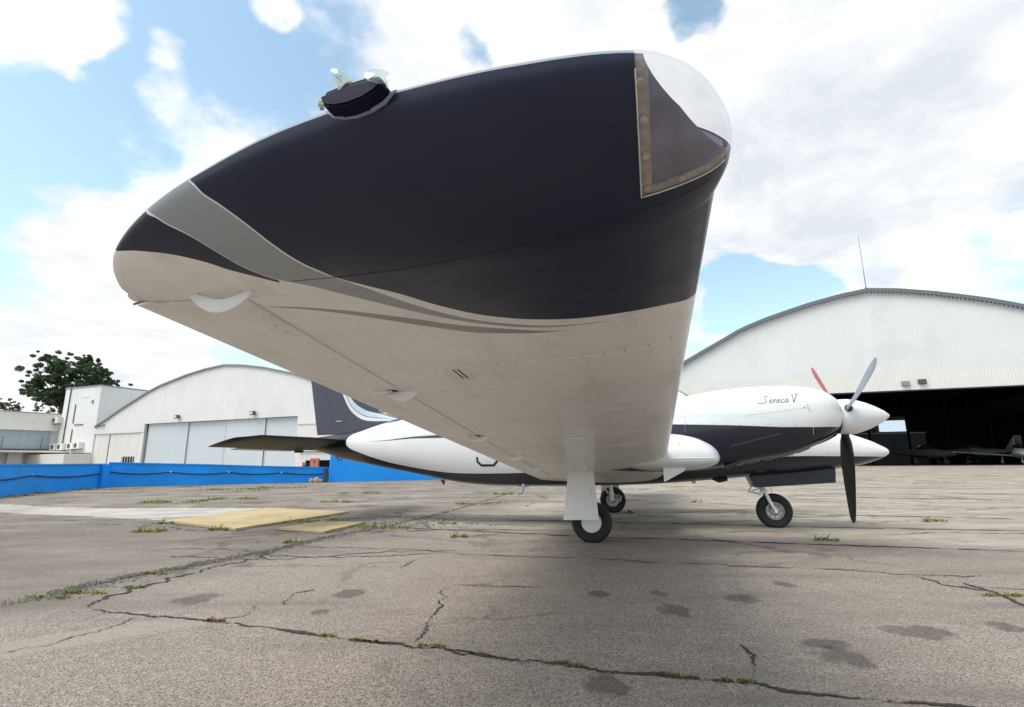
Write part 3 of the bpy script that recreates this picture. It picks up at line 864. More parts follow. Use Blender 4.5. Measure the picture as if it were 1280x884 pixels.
# --- fin and rudder
FO = [(-4.45,3.1),(-4.30,2.6),(-4.19,2.1),(-4.09,1.87),(-3.98,1.69),(-3.83,1.565),(-3.67,1.50),(-3.33,1.485),(-3.0,1.49)]
FI = [(-4.38,3.1),(-4.20,2.6),(-4.07,2.1),(-3.95,1.85),(-3.72,1.68),(-3.44,1.60),(-3.18,1.52),(-3.0,1.47)]
m_fin = two_tone('fin livery', [('k3', None, (.045, .05, .075)), ('k1', 'k2', (.045, .05, .075)), ('k4', 'k5', (.55, .68, .72))])
m_fin_base = m_fin
def fin_part(name, xle, xte, z0, z1, mat, nz=46, nx=60, th=.06):
    mb = MB(); prev = None
    for k in range(nz+1):
        z = z0+(z1-z0)*k/nz; a, b = xle(z), xte(z); ids = []
        for j in range(2*nx):
            u = j/nx if j <= nx else 2-j/nx; s = -1 if j <= nx else 1
            x = a+(b-a)*u; t_ = th*(a-b)*1.0*(2.6*math.sqrt(max(u, 0))*(1-u)**.9*.5+.02)
            t_ = min(t_, .05)
            zo = finterp(FO, x) if x < -3.0 else 9; zi = finterp(FI, x) if x < -3.0 else 0
            r = (z-zo)/max(.02, zi-zo)
            ids.append(mb.vert((x, s*t_, z), k3=max(zo-z, z-zi), k1=(r-.38)*.06, k2=(.46-r)*.06, k4=(r-.46)*.06, k5=(1-r)*.06))
        if prev:
            for i in range(2*nx): mb.face((prev[i], prev[(i+1) % (2*nx)], ids[(i+1) % (2*nx)], ids[i]))
        if k in (0, nz): mb.face(ids)
        prev = ids
    return mb.build(name, [mat], plane, True, 40)
hx = lambda z: -4.20-(z-1.28)*.27
fin_part('fin', lambda z: interp([1.2, 1.42, 1.62, 3.02], [-2.2, -2.75, -3.45, -4.30], z), lambda z: hx(z)-.03, 1.26, 3.02, m_fin)
rud = fin_part('rudder', lambda z: hx(z)-.012, lambda z: interp([1.28, 2.16, 3.02], [-4.56, -4.74, -4.92], z), 1.29, 3.02, m_fin, nx=16, th=.07)
mb = MB(); mb.box((-4.20, -.045, 1.50), (-4.10, -.040, 1.508)); mb.build('static_wick', m_plate, rud)

# --- stabilator
mb = MB(); R = []
def stab_ring(y, xl, xt, zl, zt_, th):
    r = []
    for j in range(25):
        u = 1-j/24; r.append((xl+(xt-xl)*u, y, zl+(zt_-zl)*u+th*2.3*math.sqrt(u)*(1-u)**.8))
    for j in range(1, 24):
        u = j/24; r.append((xl+(xt-xl)*u, y, zl+(zt_-zl)*u-th*1.7*math.sqrt(u)*(1-u)**.8))
    return r
for y in (-2.08, -2.06, -2.02, -1.95, -1.0, -.12, .12, 1.0, 1.95, 2.02, 2.06, 2.08):
    a = abs(y); in_ = max(0, a-1.9)/.18
    R.append(stab_ring(y, -3.95-.30*in_**2, -4.70+.02*in_**2, 1.195-.035*in_, 1.05, .034*(1-.6*in_)))
mb.rings(R)
stab = mb.build('stabilator', pmat('dark stabilator paint', (.010, .011, .016), .55, vary=.3, scale=6, spec=.25, dirt=(.03, .03, .03), dirt_amt=.3), plane, True, 50)
for s in (-1, 1):
    mb = MB(); mb.prism([(-4.70, s*.3, 1.052), (-4.81, s*.3, 1.035), (-4.81, s*1.55, 1.035), (-4.70, s*1.55, 1.052)], (0, 0, -.008))
    mb.build('trim_tab', m_navy2, stab)
mb = MB(); mb.box((-4.66, -.42, 1.005), (-4.56, -.33, 1.045)); mb.build('tab_horn', m_dkmetal, stab)

# ================================================================ engine nacelles
NY = 1.85
NAC = [(-.72,.80,.86,.02),(-.5,.79,1.0,.12),(-.25,.775,1.16,.22),(.1,.75,1.30,.32),(.6,.725,1.40,.375),(1.0,.73,1.475,.385),(1.36,.765,1.53,.385),(1.69,.825,1.553,.375),(2.0,.885,1.552,.35),(2.18,.955,1.528,.325),(2.30,1.015,1.495,.29),(2.38,1.075,1.442,.24),(2.425,1.13,1.39,.18),(2.445,1.18,1.32,.10),(2.45,1.21,1.28,.03)]
m_nac = two_tone('nacelle livery', [('t1', 't2', (.66, .78, .80)), ('nb', None, NAVY)])
m_gs = pmat('thin panel line', (.30, .31, .32), .6)
def nacelle(side):
    mb = MB(); prev = None
    xs = [-.72+.06*i for i in range(49)]+[2.2+.015*i for i in range(16)]+[2.435, 2.443, 2.45]
    xs = sorted(set(round(x, 4) for x in xs))
    NN = 64
    for k, x in enumerate(xs):
        zb, zt, hw = catm(NAC, x); ids = []
        for p in superring(x, side*NY, zb, zt, hw, 2.35, NN, .5):
            z = p[2]; bnd = interp([.6, .85, 1.44, 1.85, 2.16, 2.45], [1.19, 1.18, 1.155, 1.13, 1.125, 1.13], x)
            tc_ = interp([.9, 1.33, 1.68, 2.0, 2.12], [1.255, 1.25, 1.225, 1.185, 1.172], x); tw = interp([.6, 1.4, 1.7, 2.12], [.020, .022, .012, .001], x)
            if x > 2.12: tw = -.01
            ids.append(mb.vert(p, nb=bnd-z, t1=z-tc_+tw, t2=tc_+tw-z))
        if prev:
            for i in range(NN): mb.face((prev[i], prev[(i+1) % NN], ids[(i+1) % NN], ids[i]))
        if k in (0, len(xs)-1): mb.face(ids)
        prev = ids
    n = mb.build('engine_nacelle', [m_nac], plane, True, 60)
    sy = lambda x, z, off=.002: side_y(NAC, x, z, side*NY, side, 2.35)+side*off
    # air intake under the spinner and cowl seams
    mb = MB()
    mb.tube([(2.22, side*(NY+.02), 1.000), (2.30, side*(NY+.03), 1.052), (2.375, side*(NY+.02), 1.098)], [.03, .045, .05], 12)
    mb.build('air_intake', m_gap, n, True)
    mb = MB()
    for pts in ([(1.40, .965), (1.85, 1.075)],):
        for a, b in zip(pts, pts[1:]):
            P_ = []
            for k in range(13):
                u = k/12; x = a[0]+(b[0]-a[0])*u; z = a[1]+(b[1]-a[1])*u
                P_.append([(x, sy(x, z, -.005), z+.008), (x, sy(x, z, .010*math.sin(PI*u)+.001), z), (x, sy(x, z, -.005), z-.012)])
            mb.rings(P_)
    mb.build('cowl_louvre', m_navy2, n, True, 60)
    for x_, ya, yb in ((1.00, 1.10, 1.44), (.62, 1.10, 1.40)):
        ribbon([[(x_, ya), (x_+.02, yb)]], .0022, lambda a, b: (a, sy(a, b, .0012), b), 'cowl_seam', m_gs, n)
    ribbon([[(1.35, .90), (1.45, 1.13)]], .002, lambda a, b: (a, sy(a, b, .0012), b), 'cowl_seam', m_gap, n)
    for q in range(9):
        x = 1.02+q*.12; z = 1.15-.004*q+.008; mb = MB(); mb.lathe([(-.001, .0042), (side*.0014, .0036), (side*.002, .0003)], 'y', (x, sy(x, z+.02, .0008), z+.02), 7); mb.build('fastener', m_gs, n)
    mb = MB(); mb.tube([(1.52, side*(NY+.16), .86), (1.44, side*(NY+.17), .80), (1.36, side*(NY+.17), .765)], [.024, .026, .026], 12, cap=False); mb.build('exhaust_stub', m_dkmetal, n, True)
    def seam(pts, w=.003, mat=m_dkmetal, nm='cowl_seam'):
        ribbon([pts], w, lambda a, b: (a, sy(a, b, .0012), b), nm, mat, n)
    seam([(1.55, 1.245), (1.75, 1.262), (1.95, 1.285), (2.10, 1.305)], .0018, m_gs)
    seam([(2.10, 1.38), (2.12, 1.24), (2.13, 1.06)], .003, m_plate)
    for x, z in ((2.07, 1.31), (2.10, 1.325), (2.105, 1.30), (2.11, 1.28)):
        mb = MB(); mb.lathe([(-.001, .006), (side*.002, .005), (side*.003, .0003)], 'y', (x, sy(x, z, .001), z), 8); mb.build('fastener', m_metal, n)
    for k in range(5):
        x = 1.42+k*.15; zb = catm(NAC, x)[0]; zb2 = catm(NAC, x+.12)[0]; y_ = side*(NY+.10)
        mb = MB(); mb.tube([(x, y_, zb+.002), (x+.06, y_, (zb+zb2)/2-.001), (x+.12, y_, zb2+.002)], .004, 6); mb.build('cowl_edge', m_metal, n)
    # script lettering on the cowl
    L_ = [(0, [[(.78,.92),(.6,1.02),(.36,.97),(.28,.78),(.5,.56),(.58,.32),(.42,.08),(.12,.02),(-.2,.08),(-.42,.0)]], .95),
          (1, [[(0,.2),(.25,.3),(.3,.44),(.17,.52),(.03,.34),(.07,.06),(.2,.0),(.42,.14)]], .45),
          (2, [[(0,.45),(.08,.48),(.06,0)], [(.07,.28),(.25,.5),(.36,.44),(.34,.05),(.48,.08)]], .52),
          (3, [[(0,.2),(.25,.3),(.3,.44),(.17,.52),(.03,.34),(.07,.06),(.2,.0),(.42,.14)]], .45),
          (4, [[(.34,.42),(.2,.5),(.04,.34),(.06,.06),(.2,0),(.40,.14)]], .44),
          (5, [[(.36,.42),(.2,.52),(.03,.3),(.06,.03),(.2,.02),(.34,.25),(.38,.5),(.36,.08),(.46,.02)]], .85),
          (6, [[(0,1),(.22,0),(.55,1.0)], [(-.14,1.0),(.2,1.0)], [(.36,1.0),(.72,1.0)], [(.10,.02),(.36,.02)]], .8)]
    strokes = []; adv = 0
    for _, ss, w_ in L_:
        for st in ss: strokes.append([(adv+p[0]+p[1]*.22, p[1]) for p in st])
        adv += w_
    k = .073; x00 = 1.705
    if side < 0: pl = lambda a, b: (x00+a*k, sy(x00+a*k, 1.352+b*k+a*k*.03, .0015), 1.352+b*k+a*k*.03)
    else: pl = lambda a, b: (x00+.34-a*k, sy(x00+.34-a*k, 1.352+b*k, .0015), 1.352+b*k)
    st2 = strokes
    ribbon(st2, .052 if False else .065, pl, 'script_lettering', m_black, n)
    # white glove between nacelle and wing leading edge
    G = [(.30,.80,1.02,.30),(.6,.745,1.10,.34),(.84,.735,1.125,.345),(1.06,.745,1.09,.33),(1.20,.77,1.025,.285),(1.27,.795,.965,.22),(1.305,.83,.91,.12),(1.312,.86,.88,.03)]
    mb = MB(); R = []
    for i in range(44):
        x = .30+(1.312-.30)*(1-(1-i/43)**1.6); zb, zt, hw = catm(G, x)
        R.append(superring(x, side*2.03, zb, zt, hw, 2.3, 40, .32))
    mb.rings(R); gl_ = mb.build('leading_edge_glove', m_bright, plane, True, 60)
    mb = MB(); P_ = []
    for k in range(16):
        u = k/15; x = .84+.44*u; zz_ = .855; ww_ = side_y(G, x, zz_, side*2.03, side, 2.3, .32); P_.append((x, ww_+side*.0005, zz_))
    mb.tube(P_, .004, 6); mb.build('glove_bead', m_plate, gl_, True)
    for x, z in ((.93, .985), (.90, .945)): 
        mb = MB(); mb.lathe([(-.004, .006), (side*.004, .006), (side*.005, .0003)], 'y', (x, side*(2.03+.325), z), 8)
        mb.build('fastener', m_dkmetal, gl_)
    # hanging cowl flap
    mb = MB(); y0, y1 = side*2.28, side*2.18
    mb.prism([(.775, y0, .77), (.985, y0, .775), (.96, y0, .735), (.795, y0, .645), (.775, y0, .64)], (0, side*-.012, 0))
    mb.prism([(.795, y0, .645), (.985, y0, .765), (.985, y0, .775), (.79, y0, .66)], (0, side*-.14, 0))
    mb.build('cowl_flap', m_bright, plane, bevel=.002)
    # propeller
    mb = MB(); cz = 1.235
    mb.lathe([(2.40, .10), (2.43, .160), (2.46, .168), (2.53, .168), (2.60, .157), (2.68, .130), (2.76, .092), (2.83, .050), (2.872, .015), (2.878, .001)], 'x', (0, side*NY, cz), 40)
    sp = mb.build('spinner', m_bright, plane, True, 60)
    for ang, mat, lab in ((67, m_bladegrey, 'blade toned lit grey, pointing up and forward'), (-53, m_red, 'red tipped far blade'), (187, m_blade, 'blade toned shaded black, hanging straight down')):
        mb = MB(); R = []; a = math.radians(ang)
        rad = Vector((0, -math.sin(a), math.cos(a))) if side < 0 else Vector((0, math.sin(a), math.cos(a)))
        tan = Vector((1, 0, 0)).cross(rad)
        for r, ch, tw, th in [(.10,.05,50,.045),(.17,.06,48,.040),(.24,.105,42,.030),(.36,.140,34,.022),(.50,.150,28,.017),(.66,.142,23,.013),(.82,.122,19,.010),(.92,.100,17,.008),(.97,.075,16,.006),(.995,.040,16,.004),(1.0,.012,16,.002)]:
            t_ = math.radians(tw-6); ch *= 1.12; cd = tan*math.cos(t_)+Vector((1, 0, 0))*math.sin(t_)*-side*-1; nd = cd.cross(rad)
            c0 = Vector((2.49, side*NY, cz))+rad*r; ring = []
            for k in range(16):
                q = 2*PI*k/16; ring.append(c0+cd*(math.cos(q)*ch/2)+nd*(math.sin(q)*th/2*(1.2 if math.sin(q) > 0 else .5)))
            R.append(ring)
        mb.rings(R); b_ = mb.build('propeller_blade', mat, sp, True, 60)
        if side < 0: b_['label'] = lab
        mb = MB(); c0 = Vector((2.49, side*NY, cz))
        mb.tube([c0+rad*.12, c0+rad*.185], [.036, .034], 14); mb.build('blade_root', m_black if ang != -53 else m_red, sp, True)
    mb = MB(); mb.lathe([(2.405, .150), (2.418, .164), (2.428, .1605)], 'x', (0, side*NY, cz), 40); mb.build('spinner_backplate', m_dkmetal, sp, True)
    return n
nac_s = nacelle(-1); nac_p = nacelle(1)

# ================================================================ undercarriage
def wheel(parent, x, y, R=.214, w=.15, disc=False, flat=.012):
    zc = R-flat
    mb = MB()
    prof = [(-w*.30,.105),(-w*.36,.125),(-w*.46,.150),(-w*.5,.172),(-w*.46,.193),(-w*.33,.207),(-w*.12,.2135),(0,.214),(w*.12,.2135),(w*.33,.207),(w*.46,.193),(w*.5,.172),(w*.46,.150),(w*.36,.125),(w*.30,.105)]
    R_ = []
    for h, r in prof:
        ring = []
        for k in range(48):
            a = 2*PI*k/48; z = zc+r*math.sin(a)
            ring.append((x+r*math.cos(a), y+h*(1+.15*max(0, -math.sin(a))**8), max(z, .001)))
        R_.append(ring)
    mb.rings(R_, cap=False); t = mb.build('tyre', m_rubber, parent, True, 60)
    mb = MB()
    for hh in (-.03, 0, .03): mb.lathe([(hh-.003, .2140), (hh-.001, .2152), (hh+.001, .2152), (hh+.003, .2140)], 'y', (x, y, zc), 40)
    for s in (-1, 1):
        if disc: mb2 = [(s*w*.30, .108), (s*w*.37, .104), (s*w*.40, .07), (s*w*.41, .001)]
        else: mb2 = [(s*w*.28, .108), (s*w*.40, .108), (s*w*.40, .098), (s*w*.24, .090), (s*w*.22, .060), (s*w*.34, .048), (s*w*.36, .028), (s*w*.42, .024), (s*w*.42, .001)]
        m2 = MB(); m2.lathe(mb2, 'y', (x, y, zc), 36); h = m2.build('wheel_hub', m_bright if disc else m_metal, t, True, 30)
        if not disc:
            m2 = MB()
            for k in range(8):
                a = 2*PI*k/8; m2.lathe([(s*w*.22, .007), (s*w*.30, .007), (s*w*.30, .0003)], 'y', (x+.075*math.cos(a), y, zc+.075*math.sin(a)), 6)
            tag(m2.build('hub_bolts', m_dkmetal, t), kind='stuff')
    return zc
for side in (-1, 1):
    y = side*1.69
    mb = MB()
    mb.tube([(-.02, y-side*.11, .80), (-.01, y-side*.11, .52)], .040, 14)
    mb.tube([(-.01, y-side*.11, .54), (.02, y-side*.11, .30)], .027, 14)
    mb.tube([(.02, y-side*.11, .32), (.02, y-side*.115, .21)], [.035, .03], 12)
    mb.tube([(.02, y-side*.13, .205), (.02, y+side*.05, .205)], .022, 12)
    mb.tube([(-.06, y-side*.11, .53), (-.12, y-side*.11, .42), (-.04, y-side*.11, .31)], .012, 8)
    mb.tube([(0, y-side*.11, .66), (.02, y-side*.42, .74)], .018, 8)
    strut = mb.build('main_leg', m_plate, plane, True)
    wheel(strut, .02, y, disc=(side < 0))
    if side < 0:
        mb = MB()
        P_ = [(-.205, -1.775, .735), (.068, -1.775, .735), (.110, -1.845, .238), (-.262, -1.845, .232)]
        mb.prism(P_, (0, .006, 0)); mb.build('leg_door', m_plate, strut, bevel=.0015)
        for z in (.50, .535):
            mb = MB(); mb.lathe([(-1.812, .005), (-1.818, .005), (-1.819, .0002)], 'y', (.035, 0, z), 8); mb.build('door_bolt', m_dkmetal, strut)
    else:
        mb = MB(); mb.prism([(-.16, y+.115, .72), (.10, y+.115, .72), (.13, y+.15, .26), (-.19, y+.15, .26)], (0, .006, 0)); mb.build('leg_door', m_plate, strut)
        mb = MB(); mb.tube([(-.01, y-.13, .56), (.0, y-.13, .33), (.01, y-.135, .22)], [.028, .022, .03], 10)
        mb.tube([(.10, y-.09, .30), (.16, y-.09, .26), (.14, y-.09, .18)], .018, 8); mb.build('brake_caliper', m_metal, strut, True)
# nose leg
mb = MB()
mb.tube([(1.98, -.02, .66), (2.03, -.02, .50), (2.065, -.02, .42)], [.032, .032, .028], 12)
mb.tube([(2.05, -.085, .455), (2.09, -.10, .34), (2.155, -.10, .202)], [.018, .021, .017], 12)
mb.tube([(2.05, .06, .455), (2.09, .10, .34), (2.155, .10, .202)], [.018, .021, .017], 12)
mb.box((2.02, -.10, .430), (2.08, .08, .462))
mb.tube([(2.155, -.12, .202), (2.155, .12, .202)], .020, 12)
mb.tube([(2.03, -.03, .49), (1.88, -.04, .43), (2.01, -.05, .40)], .010, 8)
mb.tube([(1.86, -.10, .435), (2.03, -.10, .425)], .008, 8)
mb.tube([(1.98, -.05, .60), (1.90, -.06, .50), (1.86, -.07, .43)], .010, 8)
nl = mb.build('nose_leg', m_plate, plane, True)
wheel(nl, 2.155, 0, flat=.012)
for s in (-1, 1):
    mb = MB(); y = s*.155
    mb.prism([(1.865, y, .66), (1.93, y+s*.01, .492), (2.85, y+s*.01, .555), (2.87, y, .74)], (0, s*.006, 0)); mb.build('nose_gear_door', m_navy, plane, bevel=.001)
mb = MB(); mb.prism([(1.86, -.155, .65), (1.86, .155, .65), (1.93, .155, .495), (1.93, -.155, .495)], (.006, 0, 0)); mb.build('gear_bay_panel', m_navy, plane)
mb = MB(); mb.tube([(1.42, -.25, .61), (1.50, -.25, .588), (1.60, -.25, .60)], [.02, .035, .02], 10); mb.build('belly_blister', m_black, fus, True)
# wheel chock on the far side
def loc2w(x, y, z=0): v = plane.location; return (v.x+x*_F.x+y*_L.x, v.y+x*_F.y+y*_L.y, z)
mb = MB(); mb.prism([(.0, -.09, .004), (.12, -.09, .004), (.10, -.09, .03), (.02, -.09, .05)], (0, .18, 0))
ck = mb.build('wheel_chock', m_dkmetal, None); ck.location = loc2w(.24, 1.69); ck.rotation_euler = (0, 0, -YAW)
tag(ck, 'small dark chock lying in front of the farther main wheel', 'wheel chock')

# ================================================================ ground
CRACKS = {'main': [(-2.584, 3.359), (-2.257, 3.231), (-1.847, 3.125), (-1.603, 3.044), (-1.319, 2.953), (-1.076, 2.855), (-0.818, 2.751), (-0.614, 2.689), (-0.496, 2.643), (-0.26, 2.578), (-0.109, 2.506), (-0.036, 2.453), (0.105, 2.443), (0.194, 2.412), (0.342, 2.331), (0.449, 2.304), (0.555, 2.294), (0.691, 2.244), (0.904, 2.188), (1.023, 2.115), (1.189, 2.066), (1.317, 2.038), (1.483, 2.005), (1.671, 1.926), (1.864, 1.819)], 'branch': [(-0.492, 3.726), (-0.442, 3.543), (-0.438, 3.294), (-0.455, 3.071), (-0.447, 2.839), (-0.474, 2.686)], 'thinA': [(-0.492, 3.726), (-0.399, 3.886), (-0.166, 3.83), (0.203, 3.782)], 'right_short': [(1.038, 2.638), (1.032, 2.497), (0.986, 2.377), (0.93, 2.232)], 'far1': [(-2.841, 5.719), (-1.632, 5.568), (-0.903, 5.369), (-0.348, 5.073), (0.274, 4.932), (0.82, 4.816), (1.174, 4.63), (1.564, 4.564), (1.914, 4.421), (2.493, 4.296), (2.902, 4.074), (3.622, 3.965)], 'far1b': [(2.92, 4.074), (2.879, 3.768), (3.003, 3.585)], 'joint1': [(-2.74, 7.741), (-0.649, 6.858), (1.049, 6.106), (1.723, 5.98), (2.973, 5.538), (3.829, 5.286), (4.686, 5.001)], 'right_grass': [(3.049, 3.817), (3.031, 3.548), (2.912, 3.176)], 'left_edge': [(-3.116, 3.411), (-3.027, 3.619), (-3.036, 3.869), (-2.893, 4.254), (-2.731, 4.543), (-2.574, 4.931), (-2.333, 5.489), (-2.203, 6.106), (-2.029, 6.599), (-1.726, 7.296), (-1.133, 9.443), (-0.419, 13.187), (0.085, 16.04)], 'left_edge2': [(-2.584, 3.359), (-2.609, 3.71), (-2.562, 4.04), (-2.496, 4.533), (-2.309, 4.959), (-2.333, 5.489)], 'joint2': [(-0.257, 8.08), (0.665, 7.796), (2.565, 7.361), (3.743, 6.924), (5.941, 6.389)], 'thinB': [(-1.601, 3.088), (-1.505, 3.193), (-1.535, 3.38)], 'thinC': [(-1.379, 3.375), (-1.449, 3.671), (-1.327, 3.755)], 'thinD': [(-2.32, 2.581), (-2.212, 2.706), (-2.121, 2.934), (-2.106, 3.148)], 'thinE': [(-0.922, 4.501), (-0.856, 4.854), (-0.697, 4.965)], 'joint3': [(1.6, 9.2), (3.377, 8.9), (5.51, 8.199), (7.118, 7.619)], 'joint4': [(7.53, 12.186), (10.224, 10.864)]}
STAINS = [(0.54, 3.6, 0.07, 0.08), (0.9, 3.19, 0.08, 0.13), (1.42, 3.45, 0.1, 0.1), (1.4, 2.48, 0.12, 0.11), (1.42, 2.62, 0.11, 0.07), (1.97, 2.79, 0.13, 0.1), (0.35, 2.21, 0.08, 0.09), (-1.07, 3.66, 0.09, 0.11), (-2.0, 3.53, 0.11, 0.13), (0.93, 3.61, 0.05, 0.08), (1.84, 3.81, 0.06, 0.08), (2.48, 2.85, 0.08, 0.08), (-1.11, 3.23, 0.05, 0.05)]
TUFTS = [(-2.87, 3.72, 0.18, 40), (-2.78, 4.33, 0.11, 25), (-2.64, 3.87, 0.09, 20), (-2.96, 3.6, 0.18, 20), (0.19, 2.42, 0.04, 40), (0.25, 2.38, 0.04, 25), (0.61, 2.29, 0.05, 30), (0.68, 2.25, 0.04, 25), (0.88, 2.21, 0.04, 40), (0.8, 2.22, 0.04, 30), (-0.91, 2.79, 0.05, 20), (-0.75, 2.73, 0.04, 20), (-0.38, 2.64, 0.07, 25), (-1.61, 3.06, 0.07, 18), (2.99, 3.46, 0.14, 30), (-4.66, 6.99, 0.18, 30), (-3.8, 7.09, 0.12, 20), (-7.83, 12.43, 0.68, 60), (-5.83, 9.86, 0.46, 50), (-18.01, 25.16, 2.86, 90), (-14.03, 21.88, 1.6, 50), (-9.39, 18.54, 1.28, 50), (-8.45, 19.54, 0.98, 30), (-14.98, 16.95, 0.7, 40), (-13.87, 14.88, 0.38, 20), (-14.42, 15.66, 0.46, 30), (-3.92, 12.0, 0.35, 25), (-0.69, 11.19, 0.52, 30), (-0.25, 14.48, 0.31, 30), (-0.91, 7.61, 0.12, 10), (5.68, 7.42, 0.14, 15), (-4.38, 15.44, 0.62, 25), (-0.61, 6.24, 0.1, 15), (-1.7, 7.21, 0.34, 25), (-3.1, 8.08, 0.53, 40), (-6.96, 13.4, 0.7, 30), (-7.54, 10.01, 0.39, 15), (-5.06, 7.91, 0.14, 10), (-14.57, 19.38, 1.12, 30), (-16.06, 19.63, 0.94, 30), (3.26, 5.77, 0.12, 15), (-2.38, 5.91, 0.1, 12), (3.76, 11.15, 0.11, 4)]
def ground_material():
    m, nt, b = newmat('weathered apron')
    geo = nt.new('ShaderNodeNewGeometry'); Pw = geo.outputs['Position']
    sp = nt.new('ShaderNodeSeparateXYZ'); nt.l.new(Pw, sp.inputs[0])
    X, Y = sp.outputs[0], sp.outputs[1]
    # aggregate: pale and dark grains of a few millimetres, over a brownish grey binder
    v1 = nt.new('ShaderNodeTexVoronoi'); v1.inputs['Scale'].default_value = 190; nt.l.new(Pw, v1.inputs['Vector'])
    v2 = nt.new('ShaderNodeTexVoronoi'); v2.inputs['Scale'].default_value = 330; nt.l.new(Pw, v2.inputs['Vector'])
    g1 = nt.new('ShaderNodeSeparateColor'); nt.l.new(v1.outputs['Color'], g1.inputs[0])
    g2 = nt.new('ShaderNodeSeparateColor'); nt.l.new(v2.outputs['Color'], g2.inputs[0])
    base = nt.mix(nt.maprange(nt.noise(Pw, .8, 7, .6), .35, .65, 0, 1), (.235, .200, .172), (.335, .292, .255))
    base = nt.mix(nt.maprange(nt.noise(Pw, 7, 6, .65), .40, .68, 0, .55), base, (.150, .126, .110))
    base = nt.mix(nt.maprange(nt.noise(nt.mapping(Pw, (1, 1, 1), (9, 2, 0)), 1.7, 8, .68), .50, .68, 0, .6), base, (.36, .32, .28))
    gr = nt.mix(g1.outputs[0], (.085, .070, .060), (.50, .445, .39))
    c = nt.mix(.66, base, gr)
    pale = nt.math('MULTIPLY', nt.maprange(g2.outputs[1], .86, .90, 0, 1), nt.maprange(v2.outputs['Distance'], .25, .40, 1, 0))
    c = nt.mix(nt.math('MULTIPLY', pale, .8), c, (.62, .59, .55))
    dk = nt.maprange(g1.outputs[2], .86, .9, 0, .6)
    c = nt.mix(dk, c, (.045, .037, .034))
    # paler concrete slabs farther out and to the right
    edge = nt.math('ADD', nt.math('ADD', Y, nt.math('MULTIPLY', X, .36)), nt.math('MULTIPLY', nt.math('SUBTRACT', nt.noise(Pw, .7, 5, .6), .5), 1.2))
    conc_f = nt.maprange(edge, 6.2, 7.6, 0, 1, True)
    conc = nt.mix(nt.maprange(nt.noise(nt.mapping(Pw, (1, 1.6, 1)), .55, 8, .65), .35, .68, 0, 1), (.31, .275, .23), (.50, .455, .385))
    conc = nt.mix(nt.maprange(nt.noise(nt.mapping(Pw, (.8, 1.3, 1), (2, 7, 0)), 3.2, 10, .74), .47, .66, 0, .65), conc, (.22, .192, .16))
    conc = nt.mix(nt.maprange(nt.noise(Pw, 30, 4, .7), .55, .75, 0, .35), conc, (.15, .135, .115))
    c = nt.mix(nt.math('MULTIPLY', conc_f, .92), c, conc)
    # darker, dirtier strip of old tarmac on the left
    lft = nt.math('ADD', nt.math('ADD', X, nt.math('MULTIPLY', Y, -.38)), nt.math('MULTIPLY', nt.math('SUBTRACT', nt.noise(Pw, 1.0, 6, .6), .5), 1.6))
    lf = nt.math('MULTIPLY', nt.maprange(lft, -3.6, -4.6, 0, 1, True), nt.maprange(nt.noise(nt.mapping(Pw, (.5, 1.4, 1), rot=(0, 0, .6)), 1.1, 9, .68), .36, .60, .15, 1))
    c = nt.mix(nt.math('MULTIPLY', lf, .88), c, nt.mix(nt.noise(Pw, 22, 6, .7), (.065, .053, .045), (.255, .218, .185)))
    # fine wandering crack network, only where the surface is tired
    wob = nt.vmath('ADD', Pw, nt.vmath('MULTIPLY', nt.vmath('SUBTRACT', nt.noise(Pw, 2.4, 6, .65, out=1), (.5, .5, .5)), (.9, .9, 0)))
    vc = nt.new('ShaderNodeTexVoronoi'); vc.feature = 'DISTANCE_TO_EDGE'; vc.inputs['Scale'].default_value = .55; nt.l.new(wob, vc.inputs['Vector'])
    vd = nt.new('ShaderNodeTexVoronoi'); vd.feature = 'DISTANCE_TO_EDGE'; vd.inputs['Scale'].default_value = 1.5; nt.l.new(wob, vd.inputs['Vector'])
    wide = nt.math('ADD', .006, nt.math('MULTIPLY', Y, .0022))
    k1 = nt.math('MULTIPLY', nt.maprange(nt.math('DIVIDE', vc.outputs['Distance'], wide), .6, 1.6, 1, 0), nt.maprange(nt.noise(Pw, .6, 4, .6), .46, .60, 0, .8))
    k2 = nt.math('MULTIPLY', nt.maprange(nt.math('DIVIDE', vd.outputs['Distance'], wide), .8, 2.4, 1, 0), nt.math('MULTIPLY', nt.maprange(nt.noise(nt.mapping(Pw, (1, 1, 1), (4, 4, 0)), .8, 4, .6), .52, .62, 0, .6), nt.maprange(Y, 4.0, 6.5, 0, 1)))
    c = nt.mix(nt.math('MULTIPLY', nt.math('MAXIMUM', k1, k2), .8), c, (.085, .070, .060))
    # old pale repair running out to the left
    rx_ = nt.math('ADD', nt.math('MULTIPLY', nt.math('SUBTRACT', X, -2.15), .80), nt.math('MULTIPLY', nt.math('SUBTRACT', Y, 2.80), .60))
    ry_ = nt.math('SUBTRACT', nt.math('MULTIPLY', nt.math('SUBTRACT', Y, 2.80), .80), nt.math('MULTIPLY', nt.math('SUBTRACT', X, -2.15), .60))
    ell = nt.math('ADD', nt.math('POWER', nt.math('DIVIDE', rx_, .75), 2.0), nt.math('POWER', nt.math('DIVIDE', ry_, .16), 2.0))
    ell = nt.math('ADD', ell, nt.math('MULTIPLY', nt.math('SUBTRACT', nt.noise(Pw, 5, 6, .65), .5), 1.8))
    c = nt.mix(nt.maprange(ell, .5, 1.3, .55, 0, True), c, nt.mix(g2.outputs[0], (.27, .245, .215), (.42, .385, .34)))
    # blotches and streaks of damp dirt, running across
    st = nt.maprange(nt.noise(nt.mapping(Pw, (.35, 1.5, 1), rot=(0, 0, -.28)), 1.1, 8, .68), .50, .66, 0, .55)
    c = nt.mix(st, c, (.145, .125, .108))
